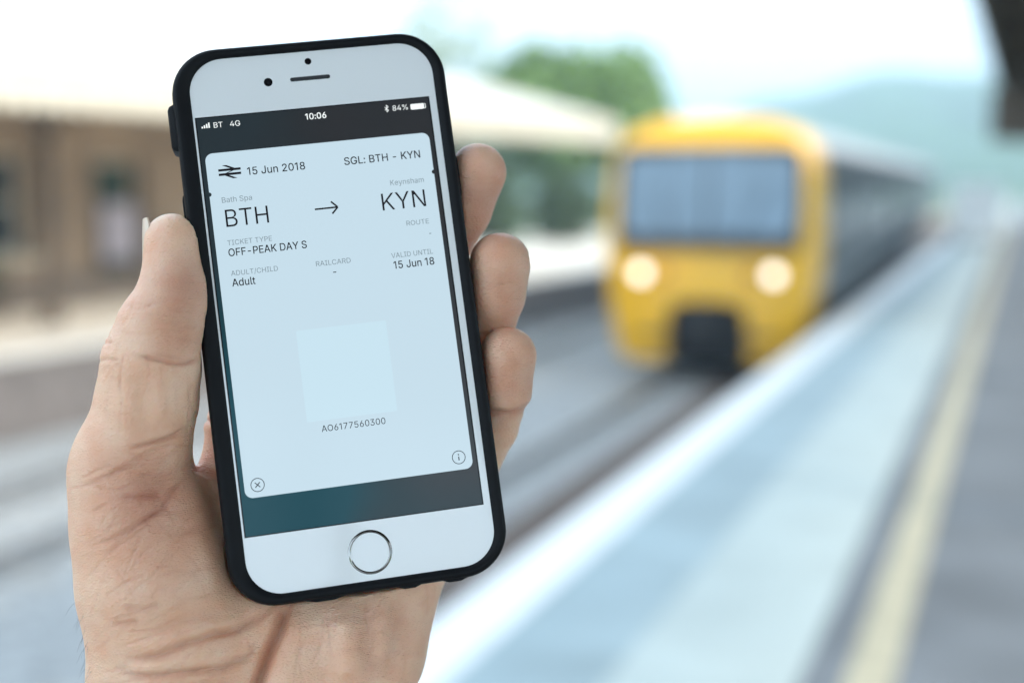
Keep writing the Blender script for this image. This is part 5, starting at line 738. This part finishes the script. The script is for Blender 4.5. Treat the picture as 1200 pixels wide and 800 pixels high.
r1 = NN("ShaderNodeValToRGB"); r1.color_ramp.elements[0].position = .32; r1.color_ramp.elements[1].position = .68
r1.color_ramp.elements[0].color = (.86, .475, .30, 1); r1.color_ramp.elements[1].color = (.93, .615, .43, 1)
LK(c.outputs["Object"], n1.inputs["Vector"]); LK(n1.outputs["Fac"], r1.inputs["Fac"])
at = NN("ShaderNodeAttribute"); at.attribute_name = "redness"
mr = NN("ShaderNodeMix"); mr.data_type = 'RGBA'; mr.inputs["B"].default_value = (.50, .15, .09, 1)
LK(at.outputs["Fac"], mr.inputs["Factor"]); LK(r1.outputs["Color"], mr.inputs["A"]); LK(mr.outputs["Result"], b.inputs["Base Color"])
b.inputs["Subsurface Weight"].default_value = .6; b.inputs["Subsurface Radius"].default_value = (1.0, .35, .2); b.inputs["Subsurface Scale"].default_value = .0028
b.inputs["Roughness"].default_value = .38; b.inputs["Specular IOR Level"].default_value = .6
def bump(prev, tex_out, strength, dist):
    bp = NN("ShaderNodeBump"); bp.inputs["Strength"].default_value = strength; bp.inputs["Distance"].default_value = dist
    LK(tex_out, bp.inputs["Height"])
    if prev: LK(prev.outputs["Normal"], bp.inputs["Normal"])
    return bp
v1 = NN("ShaderNodeTexVoronoi"); v1.feature = 'DISTANCE_TO_EDGE'; v1.inputs["Scale"].default_value = 900
mp = NN("ShaderNodeMapping"); mp.inputs["Scale"].default_value = (1, 1.8, 1); LK(c.outputs["Object"], mp.inputs["Vector"])
wn = NN("ShaderNodeTexNoise"); wn.inputs["Scale"].default_value = 300; LK(mp.outputs["Vector"], wn.inputs["Vector"])
LK(mp.outputs["Vector"], v1.inputs["Vector"])
b1 = bump(None, v1.outputs["Distance"], .8, .00035)
b2 = bump(b1, wn.outputs["Fac"], .4, .0008)
wv = NN("ShaderNodeTexWave"); wv.wave_type = 'BANDS'; wv.bands_direction = 'Y'; wv.inputs["Scale"].default_value = 700; wv.inputs["Distortion"].default_value = 6; wv.inputs["Detail"].default_value = 1; wv.inputs["Detail Scale"].default_value = .25
LK(c.outputs["Object"], wv.inputs["Vector"])
wm = NN("ShaderNodeMath"); wm.operation = 'MULTIPLY'; LK(wv.outputs["Fac"], wm.inputs[0]); LK(at.outputs["Fac"], wm.inputs[1])
b3 = bump(b2, wm.outputs[0], .8, .0003)
LK(b3.outputs["Normal"], b.inputs["Normal"])
hm.materials.append(sk)
hand = bpy.data.objects.new("hand", hm); COL.objects.link(hand); hand.matrix_world = PHM
tag(hand, "person's left hand gripping the phone with thumb at left and three fingertips at right", "hand")

# thumbnail, seen almost edge-on at the far left of the thumb
a0, a1 = Vector(HD['nail'][0]), Vector(HD['nail'][1]); ua = (a0 - a1).normalized(); ez = (Vector((0, 0, 1)) - ua * ua.z).normalized(); ex = ua.cross(ez).normalized()
if ex.x < 0: ex = -ex
LN = (a0 - a1).length; rings_ = []
for k in range(13):
    t_ = k / 12; p_ = a1 + ua * LN * t_; half_w = 50 * (1 - .12 * (1 - t_) ** 2) * (1 if t_ < .9 else 1 - (t_ - .9) * 1.6)
    cen = 186; o1, o2 = [], []
    rx = 7.35 - .5 * max(0, t_ - .8) * 5 * .25; rz = 6.7
    if t_ < .12: rx -= (.12 - t_) * 4
    for j in range(11):
        an = R(cen - half_w + 2 * half_w * j / 10)
        for lst, dr in ((o1, 0), (o2, -.45)):
            lst.append(tuple((p_ + ex * (rx + dr) * math.cos(an) + ez * (rz + dr) * math.sin(an)) * mm))
    rings_.append(o1 + o2[::-1])
nm = material("nail", (.78, .62, .50), .3, scale=60, var=.06, coat=.2)
nl_ = MB().loft(rings_).build("thumbnail", nm, hand, smooth=True, angle=50)

# fine dark hairs at the outer edge of the wrist
hm_ = MB(); rh = random.Random(3)
cand = [i for i in range(0, nv, 7) if co[i][1] < -62 and no[i][0] < -.82 and abs(no[i][2]) < .8 and co[i][2] < 0]
for i in rh.sample(cand, min(36, len(cand))):
    p_ = Vector(co2[i]) * mm; n_ = Vector(no[i]); d_ = (n_ * .7 + Vector((rh.gauss(-.1, .25), -1.0, rh.gauss(.1, .25)))).normalized(); L_ = rh.uniform(2, 4.5) * mm
    hm_.tube([p_, p_ + d_ * L_ * .5, p_ + d_ * L_ + Vector((0, -.1, 0)) * L_ * 2], [.03 * mm, .022 * mm, .01 * mm], 4, caps=False)
tag(hm_.build("hair", material("arm_hair", (.05, .035, .025), .5), hand), kind='stuff')
